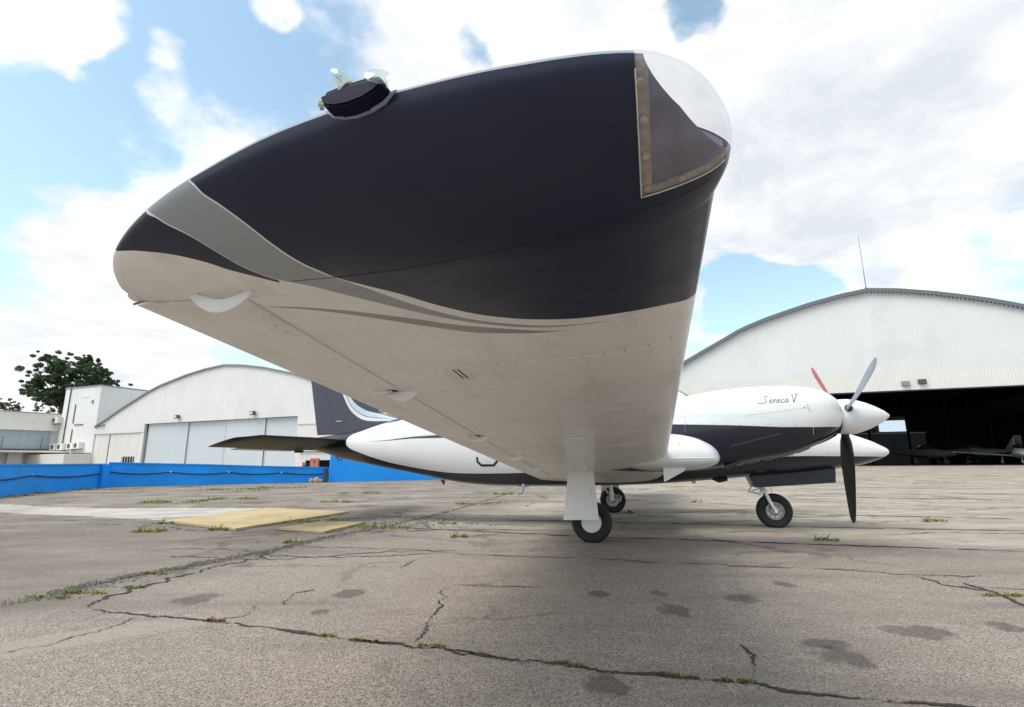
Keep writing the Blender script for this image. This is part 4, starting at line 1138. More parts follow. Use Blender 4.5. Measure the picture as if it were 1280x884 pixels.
    st2 = nt.maprange(nt.noise(nt.mapping(Pw, (1, 1, 1), (5, 3, 0)), 2.1, 7, .66), .60, .76, 0, .35)
    c = nt.mix(st2, c, (.30, .27, .23))
    # oil and water stains with shapes of their own
    wn = nt.math('ADD', nt.math('MULTIPLY', nt.noise(Pw, 13, 6, .68), .5), nt.math('MULTIPLY', nt.noise(Pw, 5, 3, .6), .5))
    for sx, sy, rx, ry in STAINS:
        dx = nt.math('DIVIDE', nt.math('SUBTRACT', X, sx), rx*1.05); dy = nt.math('DIVIDE', nt.math('SUBTRACT', Y, sy), ry*1.05)
        d = nt.math('ADD', nt.math('MULTIPLY', dx, dx), nt.math('MULTIPLY', dy, dy))
        d = nt.math('ADD', d, nt.math('MULTIPLY', nt.math('SUBTRACT', wn, .5), 6.5))
        c = nt.mix(nt.maprange(d, .5, 1.5, .58, 0, True), c, (.050, .042, .042))
    c = nt.mix(1.0, c, (1.04, 1.0, .955), 'MULTIPLY')                # slight warm tint over the whole surface
    nt.l.new(c, b.inputs['Base Color'])
    b.inputs['Roughness'].default_value = .88; b.inputs['Specular IOR Level'].default_value = .3
    h = nt.math('ADD', nt.math('MULTIPLY', v1.outputs['Distance'], -.6), nt.math('MULTIPLY', nt.noise(Pw, 4, 6, .6), 1.6))
    nt.l.new(nt.bump(h, .55, .006), b.inputs['Normal'])
    return m
m_ground = ground_material()
mb = MB(); mb.poly([(-1500, -400, 0), (1500, -400, 0), (1500, 2500, 0), (-1500, 2500, 0)])
ground = mb.build('ground', m_ground, None); tag(ground, kind='structure')

m_crack = pmat('crack filled with dirt', (.040, .032, .027), .95, vary=.4, scale=30)
m_joint = pmat('worn joint filler', (.11, .093, .080), .95, vary=.5, scale=12)
rnd = random.Random(5)
m_tar = pmat('broken tar filling', (.075, .068, .064), .95, vary=.6, scale=45, dirt=(.20, .18, .16), dirt_amt=.5, bump=.6, bscale=60)
def crack(name, pts, w, mat, jit=.5, parent=ground, z=.004, seg=.03, fade=True):
    L = [0]
    for a, b in zip(pts, pts[1:]): L.append(L[-1]+math.hypot(b[0]-a[0], b[1]-a[1]))
    tot = L[-1]; n = max(6, min(400, int(tot/seg))); mb = MB(); R = []; off = rnd.uniform(0, 50)
    X_ = list(zip(L, [p[0] for p in pts])); Y_ = list(zip(L, [p[1] for p in pts]))
    for k in range(n+1):
        l = tot*k/n
        x = interp(L, [p[0] for p in pts], l); y = interp(L, [p[1] for p in pts], l)
        l2 = min(tot, l+.02*tot/n+.01); dx = interp(L, [p[0] for p in pts], l2)-interp(L, [p[0] for p in pts], max(0, l2-.05)); dy = interp(L, [p[1] for p in pts], l2)-interp(L, [p[1] for p in pts], max(0, l2-.05))
        t = Vector((dx, dy)); t = t.normalized() if t.length > 1e-6 else Vector((1, 0)); s = Vector((-t.y, t.x))
        nz = noise.noise(Vector((l*9+off, 0, 0)))+.5*noise.noise(Vector((l*55+off, 1, 0))); nz2 = noise.noise(Vector((l*31+off, 7, 0))); wv = noise.noise(Vector((l*4+off, 3, 0))); w3 = noise.noise(Vector((l*40+off, 13, 0)))
        o_ = (nz*.030+nz2*.012)*jit
        ww = w*max(.12, .55+1.1*wv+.55*w3)
        if fade: ww *= min(1, (k+.5)/(n*.06), (n-k+.5)/(n*.06))
        c0 = Vector((x, y))+s*o_
        R.append(((c0.x+s.x*ww/2, c0.y+s.y*ww/2, z), (c0.x-s.x*ww/2, c0.y-s.y*ww/2, z)))
    mb.rings(R, closed=False, cap=False)
    return mb.build(name, mat, parent)
crack('crack', CRACKS['main'], .028, m_crack, .8, seg=.012)
crack('crack', [(x+.01, y-.012) for x, y in CRACKS['main'][6:14]], .016, m_crack, 1.6, seg=.012)
crack('crack', CRACKS['branch'], .016, m_crack, 1.2, seg=.012)
crack('crack', CRACKS['thinA'], .018, m_joint, 1.0, seg=.015)
crack('crack', CRACKS['right_short'], .012, m_crack, .8, seg=.012)
crack('crack', CRACKS['far1'], .032, m_joint, 2.0, seg=.02)
crack('crack', CRACKS['far1b'], .03, m_crack, 1.2, seg=.02)
crack('slab_joint', CRACKS['joint1'], .075, m_crack, 1.2)
crack('slab_joint', CRACKS['joint2'], .10, m_joint, 1.0)
crack('slab_joint', CRACKS['joint3'], .11, m_joint, .6)
crack('slab_joint', CRACKS['joint4'], .22, m_joint, .4)
crack('crack', CRACKS['right_grass'], .045, m_crack, 1.2, seg=.02)
crack('tar_seam', [(x-.03, y+.03) for x, y in CRACKS['left_edge'][1:9]], .20, m_tar, 2.5, z=.003, seg=.02)
crack('crack', CRACKS['left_edge'], .055, m_crack, 2.2, seg=.02)
crack('crack', CRACKS['left_edge2'], .045, m_crack, 2.6, seg=.02)
crack('crack', [(x-.05, y+.05) for x, y in CRACKS['left_edge'][3:9]], .022, m_crack, 3., seg=.02)
for k in ('thinB', 'thinC', 'thinD', 'thinE'): crack('crack', CRACKS[k], .018, m_joint, 1.4, seg=.012)
for k in range(30):                                             # small wandering cracks over the tarmac
    x, y = rnd.uniform(-4, 7), rnd.uniform(3.6, 20); a = rnd.uniform(-.7, .5); pts = [(x, y)]
    for q in range(rnd.randint(3, 7)):
        a += rnd.uniform(-.5, .5); l = rnd.uniform(.15, .4)*(.5+y/9); x += l*math.cos(a); y += l*math.sin(a)*.6; pts.append((x, y))
    crack('crack', pts, .010+.0045*y, m_joint, 1.8, seg=.03)
for k in range(12):
    x, y = rnd.uniform(-9, -3), rnd.uniform(5, 14); a = rnd.uniform(-.4, .8); pts = [(x, y)]
    for q in range(6):
        a += rnd.uniform(-.5, .5); l = rnd.uniform(.3, .8); x += l*math.cos(a); y += l*math.sin(a); pts.append((x, y))
    crack('crack', pts, .04, m_joint, 2.5, seg=.03)

# loose broken tarmac in the left-hand joint: rubble nobody could count
mb = MB()
def pebble(x, y, r, z=.0):
    P_ = []
    a0 = rnd.uniform(0, 6)
    top = mb.vert((x, y, z+r*rnd.uniform(.4, .8)))
    ring = [mb.vert((x+r*math.cos(a0+k*PI/3)*rnd.uniform(.6, 1.1), y+r*math.sin(a0+k*PI/3)*rnd.uniform(.6, 1.1), z+.0)) for k in range(6)]
    for k in range(6): mb.face((ring[k], ring[(k+1) % 6], top))
edge_pts = CRACKS['left_edge']
for k in range(1500):
    i = rnd.randint(1, 9); u = rnd.random()
    x = edge_pts[i][0]+(edge_pts[i+1][0]-edge_pts[i][0])*u; y = edge_pts[i][1]+(edge_pts[i+1][1]-edge_pts[i][1])*u
    pebble(x+rnd.gauss(.02, .07), y+rnd.gauss(0, .07), abs(rnd.gauss(.006, .007))+.003)
for k in range(500):
    pebble(rnd.gauss(-1.6, .5), rnd.gauss(7.6, .5), abs(rnd.gauss(.01, .01))+.004)
for k in range(350):
    pebble(rnd.uniform(-3, 4), rnd.uniform(2.0, 9), abs(rnd.gauss(.002, .0015))+.0015)
o = mb.build('gravel', pmat('broken tarmac', (.13, .12, .11), .95, vary=.6, scale=60), None); tag(o, kind='stuff')

# mortar-pale strip and two sand-coloured cover slabs
def slab(name, pts, h, mat, parent=None, z=.0, jit=1):
    mb = MB(); n = len(pts); P_ = []
    for i in range(n):
        a = pts[i]; b = pts[(i+1) % n]; L = math.hypot(b[0]-a[0], b[1]-a[1]); k_ = max(1, int(L/.12))
        for q in range(k_):
            u = q/k_; j = .008 if q else 0
            P_.append((a[0]+(b[0]-a[0])*u+rnd.uniform(-j, j)*jit, a[1]+(b[1]-a[1])*u+rnd.uniform(-j, j)*jit, z))
    mb.prism(P_, (0, 0, h)); return mb.build(name, mat, parent, bevel=0)
m_pale = pmat('pale worn screed', (.44, .41, .36), .9, vary=.2, scale=1.6, dirt=(.18, .155, .13), dirt_amt=1.0, bump=.3, bscale=25)
m_sand = pmat('sand coloured slab', (.50, .38, .20), .9, vary=.16, scale=2.4, dirt=(.27, .21, .13), dirt_amt=.8, bump=.4, bscale=40)
st_ = slab('pavement_strip', [(-12.6, 12.9), (-11.72, 12.37), (-9.9, 11.4), (-8.25, 10.84), (-6.4, 10.75), (-4.86, 10.51), (-4.7, 10.38), (-5.1, 9.2), (-5.5, 8.42), (-6.3, 8.75), (-7.46, 9.27), (-8.6, 9.65), (-9.64, 10.20), (-11.2, 11.3)], .004, m_pale, jit=7); tag(st_, kind='structure')
s1 = slab('cover_slab', [(-5.20, 8.13), (-4.68, 10.35), (-2.83, 9.37), (-3.58, 7.05)], .028, m_sand)
tag(s1, 'large sand coloured cover slab set in the dirty tarmac', 'slab', 'cover slabs')
s2 = slab('cover_slab', [(-3.06, 7.13), (-2.79, 7.95), (-2.10, 7.70), (-2.32, 6.72)], .024, m_sand)
tag(s2, 'smaller sand coloured cover slab right of the large one', 'slab', 'cover slabs')
crack('slab_joint', [(-5.25, 8.10), (-3.56, 7.00), (-2.80, 9.37)], .05, m_crack, .5)
crack('slab_joint', [(-3.10, 7.08), (-2.31, 6.68), (-2.06, 7.70)], .04, m_crack, .5)
crack('slab_joint', [(-3.75, 6.1), (-3.0, 6.62), (-2.4, 6.60), (-1.6, 7.2)], .03, m_joint, 1.5)

# weeds in the joints
m_g1 = pmat('fresh grass', (.11, .17, .035), .7, vary=.3, scale=6)
m_g2 = pmat('yellowing grass', (.30, .29, .08), .75, vary=.3, scale=6)
m_g3 = pmat('red brown weed', (.22, .085, .05), .8, vary=.3, scale=6)
def inside(x, y, P):
    c_ = False
    for i in range(len(P)):
        a, b = P[i], P[i-1]
        if (a[1] > y) != (b[1] > y) and x < (b[0]-a[0])*(y-a[1])/(b[1]-a[1])+a[0]: c_ = not c_
    return c_
BARE = [[(-5.20, 8.13), (-4.68, 10.35), (-2.83, 9.37), (-3.58, 7.05)], [(-3.06, 7.13), (-2.79, 7.95), (-2.10, 7.70), (-2.32, 6.72)],
        [(-12.6, 12.9), (-8.25, 10.84), (-4.86, 10.51), (-5.5, 8.42), (-7.46, 9.27), (-9.64, 10.20), (-11.2, 11.3)]]
mb = MB()
def blade(x, y, h, w, m):
    if any(inside(x, y, p) for p in BARE): return
    a = rnd.uniform(0, 2*PI); le = rnd.uniform(.3, 1.4)*h; cx, sx = math.cos(a), math.sin(a)
    b = rnd.uniform(0, 2*PI); wx, wy = w*math.cos(b), w*math.sin(b)
    p0 = (x-wx, y-wy, 0); p1 = (x+wx, y+wy, 0); p2 = (x+cx*le*.4+wx*.7, y+sx*le*.4+wy*.7, h*.7); p3 = (x+cx*le*.4-wx*.7, y+sx*le*.4-wy*.7, h*.7); p4 = (x+cx*le, y+sx*le, h*rnd.uniform(.7, 1.0))
    i = [mb.vert(p) for p in (p0, p1, p2, p3, p4)]; mb.face((i[0], i[1], i[2], i[3]), m); mb.face((i[3], i[2], i[4]), m)
for tx, ty, tr, tn in TUFTS:
    d = math.hypot(tx, ty); near = d < 6
    red = near and (tx, ty) in [(.25, 2.38), (.68, 2.25), (.80, 2.22), (-1.61, 3.06)] 
    for k in range(int(tn*(6 if near else 9))):
        if near: q_ = rnd.randint(0, 3); x = tx+rnd.gauss(0, tr*.22)+tr*.62*math.sin(q_*2.1+tx*9); y = ty+rnd.gauss(0, tr*.10)-(x-tx)*.12
        else: cl_ = rnd.randint(0, 5); x = tx+rnd.gauss(0, tr*.14)+tr*.8*math.sin(cl_*2.4+tx); y = ty+rnd.gauss(0, tr*.12)+tr*.35*math.cos(cl_*1.7+ty)
        h = (.005+.0030*d)*rnd.uniform(.3, 1.2)*(1.6 if rnd.random() < .1 else 1) if near else rnd.uniform(.012, .045)*(1 if rnd.random() < .93 else 2.4)
        m_ = 2 if red and rnd.random() < .75 else (1 if rnd.random() < .6 else 0)
        blade(x, y, h, .0016+.0006*d, m_)
for i in range(len(CRACKS['left_edge'])-1):                   # along the long joints
    a, b = CRACKS['left_edge'][i], CRACKS['left_edge'][i+1]
    for k in range(60):
        if noise.noise(Vector((i*3+k*.05, 1, 0))) < .05: continue
        u = rnd.random(); blade(a[0]+(b[0]-a[0])*u+rnd.gauss(0, .04), a[1]+(b[1]-a[1])*u+rnd.gauss(0, .04), rnd.uniform(.01, .05), .003, 1 if rnd.random() < .5 else 0)
pts = CRACKS['main']
for i in range(len(pts)-1):
    for k in range(int(14*math.hypot(pts[i+1][0]-pts[i][0], pts[i+1][1]-pts[i][1])/.2)):
        if noise.noise(Vector((pts[i][0]*2+k*.02, 5, 0))) < .12: continue
        u = rnd.random(); blade(pts[i][0]+(pts[i+1][0]-pts[i][0])*u+rnd.gauss(0, .006), pts[i][1]+(pts[i+1][1]-pts[i][1])*u+rnd.gauss(0, .006), rnd.uniform(.006, .018), .0014, rnd.choice((0, 1, 1, 2)))
grass = mb.build('grass', [m_g1, m_g2, m_g3], None); tag(grass, kind='stuff')

# ================================================================ blue walls
m_blue = pmat('blue wall paint', (.006, .30, .88), .75, vary=.14, scale=.8, streak=.10, dirt=(.05, .22, .45), dirt_amt=.5, bump=.3, bscale=12)
m_blue2 = pmat('bright blue wall paint', (.009, .33, .95), .7, vary=.06, scale=.6, bump=.2, bscale=12)
m_cable = pmat('black cable', (.012, .014, .03), .6)
W1 = [(-19.5, 6.5), (-16.2, 12.4), (-16.45, 17.6), (-16.60, 21.0)]
def wall_run(mb, pts, hs, th=.18, m=0):
    for i in range(len(pts)-1):
        a, b = Vector(pts[i]), Vector(pts[i+1]); t = (b-a).normalized(); n = Vector((-t.y, t.x))*th
        h0, h1 = hs[i], hs[i+1]
        A = [(a.x, a.y, -.02), (b.x, b.y, -.02), (b.x, b.y, h1), (a.x, a.y, h0)]
        mb.prism(A, (n.x, n.y, 0), m)
wl = [(-13.3, 8.0), (-13.62, 13.2), (-15.41, 17.6), (-16.2, 21.2)]
mb = MB(); wall_run(mb, wl, [.86, .86, .86, .875])
bw = mb.build('low_wall', m_blue, None); tag(bw, 'low bright blue rendered wall with a black cable along it, left end', 'wall')
mb = MB(); wall_run(mb, [(-16.1, 21.25), (-13.06, 22.9), (-11.0, 24.3), (-8.75, 25.6)], [.93, .82, .72, .64], .2)
bw2 = mb.build('low_wall', m_blue, None); tag(bw2, 'low blue wall running in front of the white hangar to the taller blue wall', 'wall')
def along(pts, s):
    L = [0]
    for a, b in zip(pts, pts[1:]): L.append(L[-1]+math.hypot(b[0]-a[0], b[1]-a[1]))
    l = s*L[-1]; return interp(L, [p[0] for p in pts], l), interp(L, [p[1] for p in pts], l)
def coping(pts, hs, par):
    for i in range(len(pts)-1):
        L = math.hypot(pts[i+1][0]-pts[i][0], pts[i+1][1]-pts[i][1]); n = max(1, int(L/1.2))
        a, b = Vector(pts[i]), Vector(pts[i+1]); t = (b-a).normalized(); nrm = Vector((-t.y, t.x))
        for k in range(n):
            u0, u1 = k/n+.004, (k+1)/n-.004; p = a+(b-a)*u0; q = a+(b-a)*u1; h0 = hs[i]+(hs[i+1]-hs[i])*u0; h1 = hs[i]+(hs[i+1]-hs[i])*u1
            mb = MB(); o0 = -.035*nrm
            mb.prism([(p.x+o0.x, p.y+o0.y, h0), (q.x+o0.x, q.y+o0.y, h1), (q.x+o0.x, q.y+o0.y, h1+.05), (p.x+o0.x, p.y+o0.y, h0+.05)], (nrm.x*.27, nrm.y*.27, 0))
            mb.build('coping_stone', m_blue, par)
coping(wl, [.86, .86, .86, .875], bw); coping([(-16.1, 21.25), (-13.06, 22.9), (-11.0, 24.3), (-8.75, 25.6)], [.93, .82, .72, .64], bw2)
def cable(pts, zs, par, sag=.07, n=5, side=-.04):
    P_ = []
    for k in range(60):
        s = k/59; x, y = along(pts, s); x2, y2 = along(pts, min(1, s+.01)); t = Vector((x2-x, y2-y)); t = t.normalized() if t.length > 1e-6 else Vector((1, 0))
        nn_ = Vector((-t.y, t.x))
        z = interp([0, 1], zs, s)-sag*abs(math.sin(PI*n*s))
        P_.append((x+nn_.x*side, y+nn_.y*side, z))
    mb = MB(); mb.tube(P_, .022, 7); o = mb.build('cable', m_cable, par, True)
    for q in range(n+1):
        s = q/n; x, y = along(pts, s); mb = MB(); z = interp([0, 1], zs, s)
        mb.box((x-.05, y-.06, z-.02), (x+.05, y+.03, z+.03)); mb.build('cable_clip', m_white, par)
cable(wl, [.56, .56], bw, .10, 3); cable([(-16.1, 21.25), (-13.06, 22.9), (-11.0, 24.3), (-8.75, 25.6)], [.60, .42], bw2, .08, 4)
mb = MB(); mb.box((-16.45, 20.9, 0), (-16.0, 21.3, .90)); mb.build('pilaster', m_blue, bw, bevel=.01)
mb = MB(); wall_run(mb, [(-8.62, 25.25), (-1.0, 29.2), (9, 34.5)], [1.5, 1.5, 1.5], .25)
tw = mb.build('tall_wall', m_blue2, None); tag(tw, 'taller bright blue wall behind the tail of the aircraft', 'wall')
# rubble and post at the meeting of the walls
for k, (x, y, r) in enumerate([(-9.35, 24.9, .13), (-9.1, 24.85, .16), (-8.95, 25.0, .10)]):
    mb = MB()
    R = []
    for h, q in ((0, .8), (.4, 1.0), (.8, .8), (1.1, .35)):
        R.append([(x+r*q*math.cos(a)*(1+.2*math.sin(3*a+k)), y+r*.7*q*math.sin(a), r*h*1.4) for a in [2*PI*j/9 for j in range(9)]])
    mb.rings(R); o = mb.build('stone', pmat('buff stone %d' % k if k < 0 else 'buff stone', (.36, .32, .25), .9, vary=.3, scale=9) if k == 0 else MATS['buff stone'], None, False)
    tag(o, ['left stone of three heaped where the blue walls meet', 'middle stone of three heaped where the blue walls meet', 'right stone of three heaped where the blue walls meet'][k], 'stone', 'stones where the blue walls meet')
mb = MB(); mb.box((-8.82, 24.95, 0), (-8.66, 25.1, .62)); o = mb.build('post', pmat('old timber post', (.05, .045, .05), .8, vary=.3), None, bevel=.01); tag(o, 'short dark timber post at the corner where the blue walls meet', 'post')

# ================================================================ white hangar, left
m_wallw = pmat('white rendered wall', (.78, .775, .745), .85, rust=.42, vary=.05, scale=.35, streak=.16, dirt=(.50, .49, .45), dirt_amt=.35)
m_cream = pmat('cream rendered wall', (.77, .75, .69), .85, rust=.45, vary=.05, scale=.5, streak=.18, dirt=(.45, .42, .36), dirt_amt=.25)
m_doorw = pmat('pale blue grey door sheet', (.62, .66, .68), .55, rust=.22, vary=.03, scale=.5, streak=.08)
m_roofedge = pmat('grey roof sheet', (.26, .28, .28), .6, vary=.15, streak=.2)
m_roof = pmat('weathered roof sheet', (.38, .39, .38), .6, vary=.12, streak=.3)
m_dark = pmat('dark interior', (.02, .022, .025), .9)
m_pipe = pmat('dark pipe', (.09, .09, .09), .6)
LH = empty('hangar', (-39.305, 56.174, 0), math.atan2(-.37634, .92648), 'white hangar with curved roof and pale sliding doors behind the low blue wall', 'hangar')
PROF = [(0, 10.68), (2.6, 10.45), (5.3, 10.04), (9.4, 9.12), (11.4, 8.45), (15, 7.0), (17.4, 5.9), (19.3, 5.12)]
def arc(x, cx, prof): return interp([p[0] for p in prof], [p[1] for p in prof], abs(x-cx))
CXL = 11.03
top = [CXL-19.3+38.6*k/60 for k in range(61)]
mb = MB(); mb.prism([(CXL-19.3, 0, 5.02)]+[(x, 0, arc(x, CXL, PROF)) for x in top]+[(CXL+19.3, 0, 5.02), (21.1, 0, 5.02), (21.1, 0, 5.20), (0, 0, 5.20), (0, 0, 5.02)], (0, .3, 0))
mb.build('gable_wall', m_wallw, LH)
mb = MB()
mb.box((-8.27, .12, 0), (-.60, .42, 4.33)); mb.build('side_wall', m_cream, LH)
mb = MB(); mb.box((-8.27, .0, 4.33), (.0, .32, 5.02)); mb.build('fascia', m_wallw, LH)
mb = MB(); mb.box((-.60, .05, 0), (.0, .4, 4.33)); mb.build('door_post', m_wallw, LH)
mb = MB(); mb.box((21.1, .06, 0), (30.33, .36, 4.42)); mb.build('side_wall', m_cream, LH)
mb = MB(); mb.box((21.1, 0, 4.42), (30.33, .3, 5.02)); mb.build('fascia', m_wallw, LH)
mb = MB(); mb.box((-.0, .5, 4.4), (.75, .69, 5.2)); mb.build('door_gap', m_dark, LH)
jx = [.0, 6.45, 11.68, 16.97, 21.12]
for k in range(4):
    x0, x1 = jx[k]+(.05 if k else .35), jx[k+1]-.05; mb = MB(); dz = .28+.07*(k % 2)
    mb.box((x0, dz, .02), (x1, dz+.06, 5.18)); mb.box((x0, dz-.035, .02), (x0+.09, dz-.002, 5.18)); mb.box((x1-.09, dz-.035, .02), (x1, dz-.002, 5.18))
    d_ = mb.build('sliding_door', m_doorw, LH)
    d_['label'] = ['leftmost sliding door leaf', 'second sliding door leaf', 'third sliding door leaf', 'rightmost sliding door leaf'][k]
mb = MB(); mb.box((0, .7, 0), (21.1, .75, 5.2)); mb.build('inner_screen', m_dark, LH)
for x in jx[1:4]:
    mb = MB(); mb.box((x-.05, .42, 0), (x+.05, .46, 5.2)); mb.build('door_joint', m_dark, LH)
# roof skin and its rusty edge
mb = MB(); R = []
for k in range(61):
    x = top[k]; z = arc(x, CXL, PROF); R.append([(x, -.12, z+.02), (x, -.12, z+.11), (x, 38, z+.11), (x, 38, z+.02)])
mb.rings(R); mb.build('roof', m_roof, LH)
mb = MB(); R = []
for k in range(61):
    x = top[k]; z = arc(x, CXL, PROF); R.append([(x, -.17, z-.02), (x, -.17, z+.14), (x, -.122, z+.14), (x, -.122, z-.02)])
mb.rings(R); mb.build('roof_edge', m_roofedge, LH)
for a_, b_ in (((CXL-19.2, .3, 0), (CXL-18.9, 37.7, 5.1)), ((CXL+18.9, .3, 0), (CXL+19.2, 37.7, 5.1)), ((CXL-19.2, 37.7, 0), (CXL+19.2, 38, 5.1))):
    mb = MB(); mb.box(a_, b_); mb.build('outer_wall', m_wallw, LH)
for x, z in ((5.3, 5.70), (15.8, 5.63)):
    mb = MB(); mb.box((x-.28, -.45, z-.14), (x+.20, -.12, z+.22), M=None); l_ = mb.build('floodlight', m_pipe, LH, bevel=.03)
    mb = MB(); mb.box((x-.22, -.47, z-.09), (x+.14, -.455, z+.16)); mb.build('lamp_glass', m_doorw, l_)
    mb = MB(); mb.tube([(x, -.2, z), (x+.1, .0, z+.1)], .03, 6); mb.build('bracket', m_pipe, l_)
mb = MB(); mb.box((-3.15, .09, 1.05), (-1.15, .119, 1.80)); wn_ = mb.build('barred_window', m_dark, LH)
for k in range(5):
    mb = MB(); x = -3.0+k*.42; mb.box((x, .05, 1.05), (x+.06, .088, 1.80)); mb.build('window_bar', m_white, wn_)
mb = MB(); mb.box((-5.75, .10, 0), (-5.62, .118, 4.3)); mb.build('wall_joint', m_pipe, LH)
for k in range(7):                                            # stain marks and vents on the gable
    pass
mb = MB(); mb.tube([(-8.3, -.1, 5.1), (-7.6, -.15, 5.25), (-7.1, -.15, 5.2), (-6.6, -.1, 5.35)], .06, 6); mb.build('conduit', m_pipe, LH)

# tower block beside it
TB = empty('tower_building', LH.location, LH.rotation_euler.z, 'plain white block with drainpipes and air conditioners left of the curved hangar', 'building')
TB.location = Vector(LH.location)
mb = MB(); mb.box((-14.95, 0, 0), (-8.30, 11, 9.84)); mb.build('wall', m_wallw, TB)
mb = MB(); mb.box((-15.05, -.08, 9.84), (-8.22, 11.1, 9.96)); mb.build('parapet', m_roofedge, TB)
mb = MB(); mb.tube([(-13.85, -.07, 9.8), (-13.85, -.07, .2)], .06, 6); mb.build('drainpipe', m_pipe, TB)
mb = MB(); mb.tube([(-12.55, -.05, 7.9), (-12.55, -.05, 5.7)], .05, 6); mb.build('drainpipe', m_pipe, TB)
mb = MB(); mb.tube([(-12.45, -.05, 5.0), (-12.45, -.05, 2.6)], .05, 6); mb.build('drainpipe', m_pipe, TB)
mb = MB(); mb.box((-12.2, -.06, 5.45), (-10.6, -.002, 5.55)); mb.build('ledge', m_pipe, TB)
mb = MB(); mb.box((-9.6, -.10, 7.9), (-9.35, -.002, 8.25)); mb.build('wall_lamp', m_roofedge, TB)
mb = MB(); mb.box((-11.6, -.04, 8.65), (-10.2, -.002, 8.72)); mb.build('ledge', m_cream, TB)
def aircon(x, z, w, par):
    mb = MB(); mb.box((x, -.5, z), (x+w, -.01, z+.75)); a = mb.build('air_conditioner', m_cream, par, bevel=.02)
    mb = MB(); mb.lathe([(-.502, .0), (-.502, .27), (-.515, .27), (-.515, .22), (-.506, .0)], 'y', (x+.42, 0, z+.37), 20); mb.build('fan_grille', m_pipe, a)
    mb = MB(); mb.box((x+.1, -.5, z-.08), (x+w-.1, -.05, z-.02)); mb.build('bracket', m_pipe, a)
for x, z, w in ((-15.9, 5.75, 1.25), (-15.3, 2.65, .95), (-14.1, 2.65, 1.2), (-12.2, 2.7, 1.1), (-11.0, 2.75, 1.1)): aircon(x, z, w, TB)
mb = MB(); mb.box((-16.5, -2.6, 0), (-8.3, -.02, 2.15)); mb.build('annex', m_cream, TB)
mb = MB(); mb.box((-12.6, -.3, 2.15), (-8.4, -.05, 2.25)); mb.build('ledge', m_pipe, TB)

# low building at the far left
LB = empty('low_building', (-53.76, 62.05, 0), math.atan2(-14.55, -9.24), 'low white building with deep fascia and pale glazing at the left edge', 'building')
# local x runs from the tower end towards the camera's left; +y away from the apron
mb = MB(); mb.box((-1, -1.0, 4.9), (24, .0, 6.85)); mb.build('fascia', m_cream, LB)
mb = MB(); mb.box((-1, -14, 6.85), (24, .1, 6.95)); mb.build('roof', m_roof, LB)
mb = MB(); mb.box((-1, -14, 0), (24, -.9, 4.9)); mb.build('wall', m_wallw, LB)
for k in range(9):
    mb = MB(); mb.box((.2+k*2.4, -.898, 2.9), (2.5+k*2.4, -.86, 4.85)); mb.build('window', pmat('pale glazing', (.42, .50, .54), .25) if 'pale glazing' not in MATS else MATS['pale glazing'], LB)
mb = MB(); mb.box((-.6, -.86, 2.72), (24, -.4, 2.82)); mb.build('sill', m_pipe, LB)
for k in range(6):
    mb = MB(); mb.box((1+k*3.4, -.5, 2.82), (1.05+k*3.4, -.45, 4.2)); mb.build('railing_post', m_pipe, LB)
mb = MB(); mb.box((-.6, 0.2, 2.35), (24, 3.2, 2.55)); mb.build('canopy', m_cream, LB)
for k in range(7):
    mb = MB(); mb.box((-.2+k*3.2, 1.2, 0), (1.0+k*3.2, 1.4, 2.34)); mb.build('panel', m_doorw if k % 2 else m_cream, LB)
mb = MB(); mb.box((-.2, .5, 0), (24, .6, 2.34)); mb.build('back_wall', m_cream, LB)

# kiosk with extinguisher and hydrant box, seen under the tailplane
KB = empty('kiosk', (-11.3, 28.2, 0), -.30, 'low cream outbuilding with a dark opening seen below the tailplane', 'outbuilding')
mb = MB(); mb.box((0, 0, 1.04), (3.4, 2.0, 1.50)); mb.build('lintel', m_cream, KB)
mb = MB(); mb.box((0, .5, 0), (3.4, 2.0, 1.035)); mb.build('wall', m_dark, KB)
mb = MB(); mb.box((-.1, -.1, 1.505), (3.5, 2.1, 1.57)); mb.build('roof', m_cream, KB)
mb = MB(); mb.box((1.75, .30, 0), (1.80, .38, 1.03)); mb.build('post', m_red, KB)
o = empty('fire_extinguisher', (-10.98, 28.0, .30), 0, 'red fire extinguisher in the dark opening below the tailplane', 'fire extinguisher')
mb = MB(); mb.lathe([(0, .001), (0, .09), (.46, .09), (.53, .05), (.56, .03), (.60, .03), (.60, .001)], 'z', (0, 0, 0), 16); mb.build('bottle', m_red, o, True, 50)
mb = MB(); mb.box((-.08, -.02, .58), (.06, .02, .63)); mb.tube([(.03, 0, .6), (.12, 0, .5), (.11, 0, .25)], .014, 6); mb.build('valve', m_black, o)
mb = MB(); mb.box((-10.55, 27.75, .45), (-10.1, 27.95, 1.14)); o = mb.build('hose_box', pmat('salmon paint', (.60, .20, .13), .6), None, bevel=.01); tag(o, 'salmon red hose box standing behind the low blue wall', 'cabinet')
mb = MB(); mb.lathe([(-.01, .0), (-.01, .05), (-.03, .05), (-.03, .0)], 'y', (-10.33, 27.75, .98), 12); mb.build('dial', m_pipe, o)

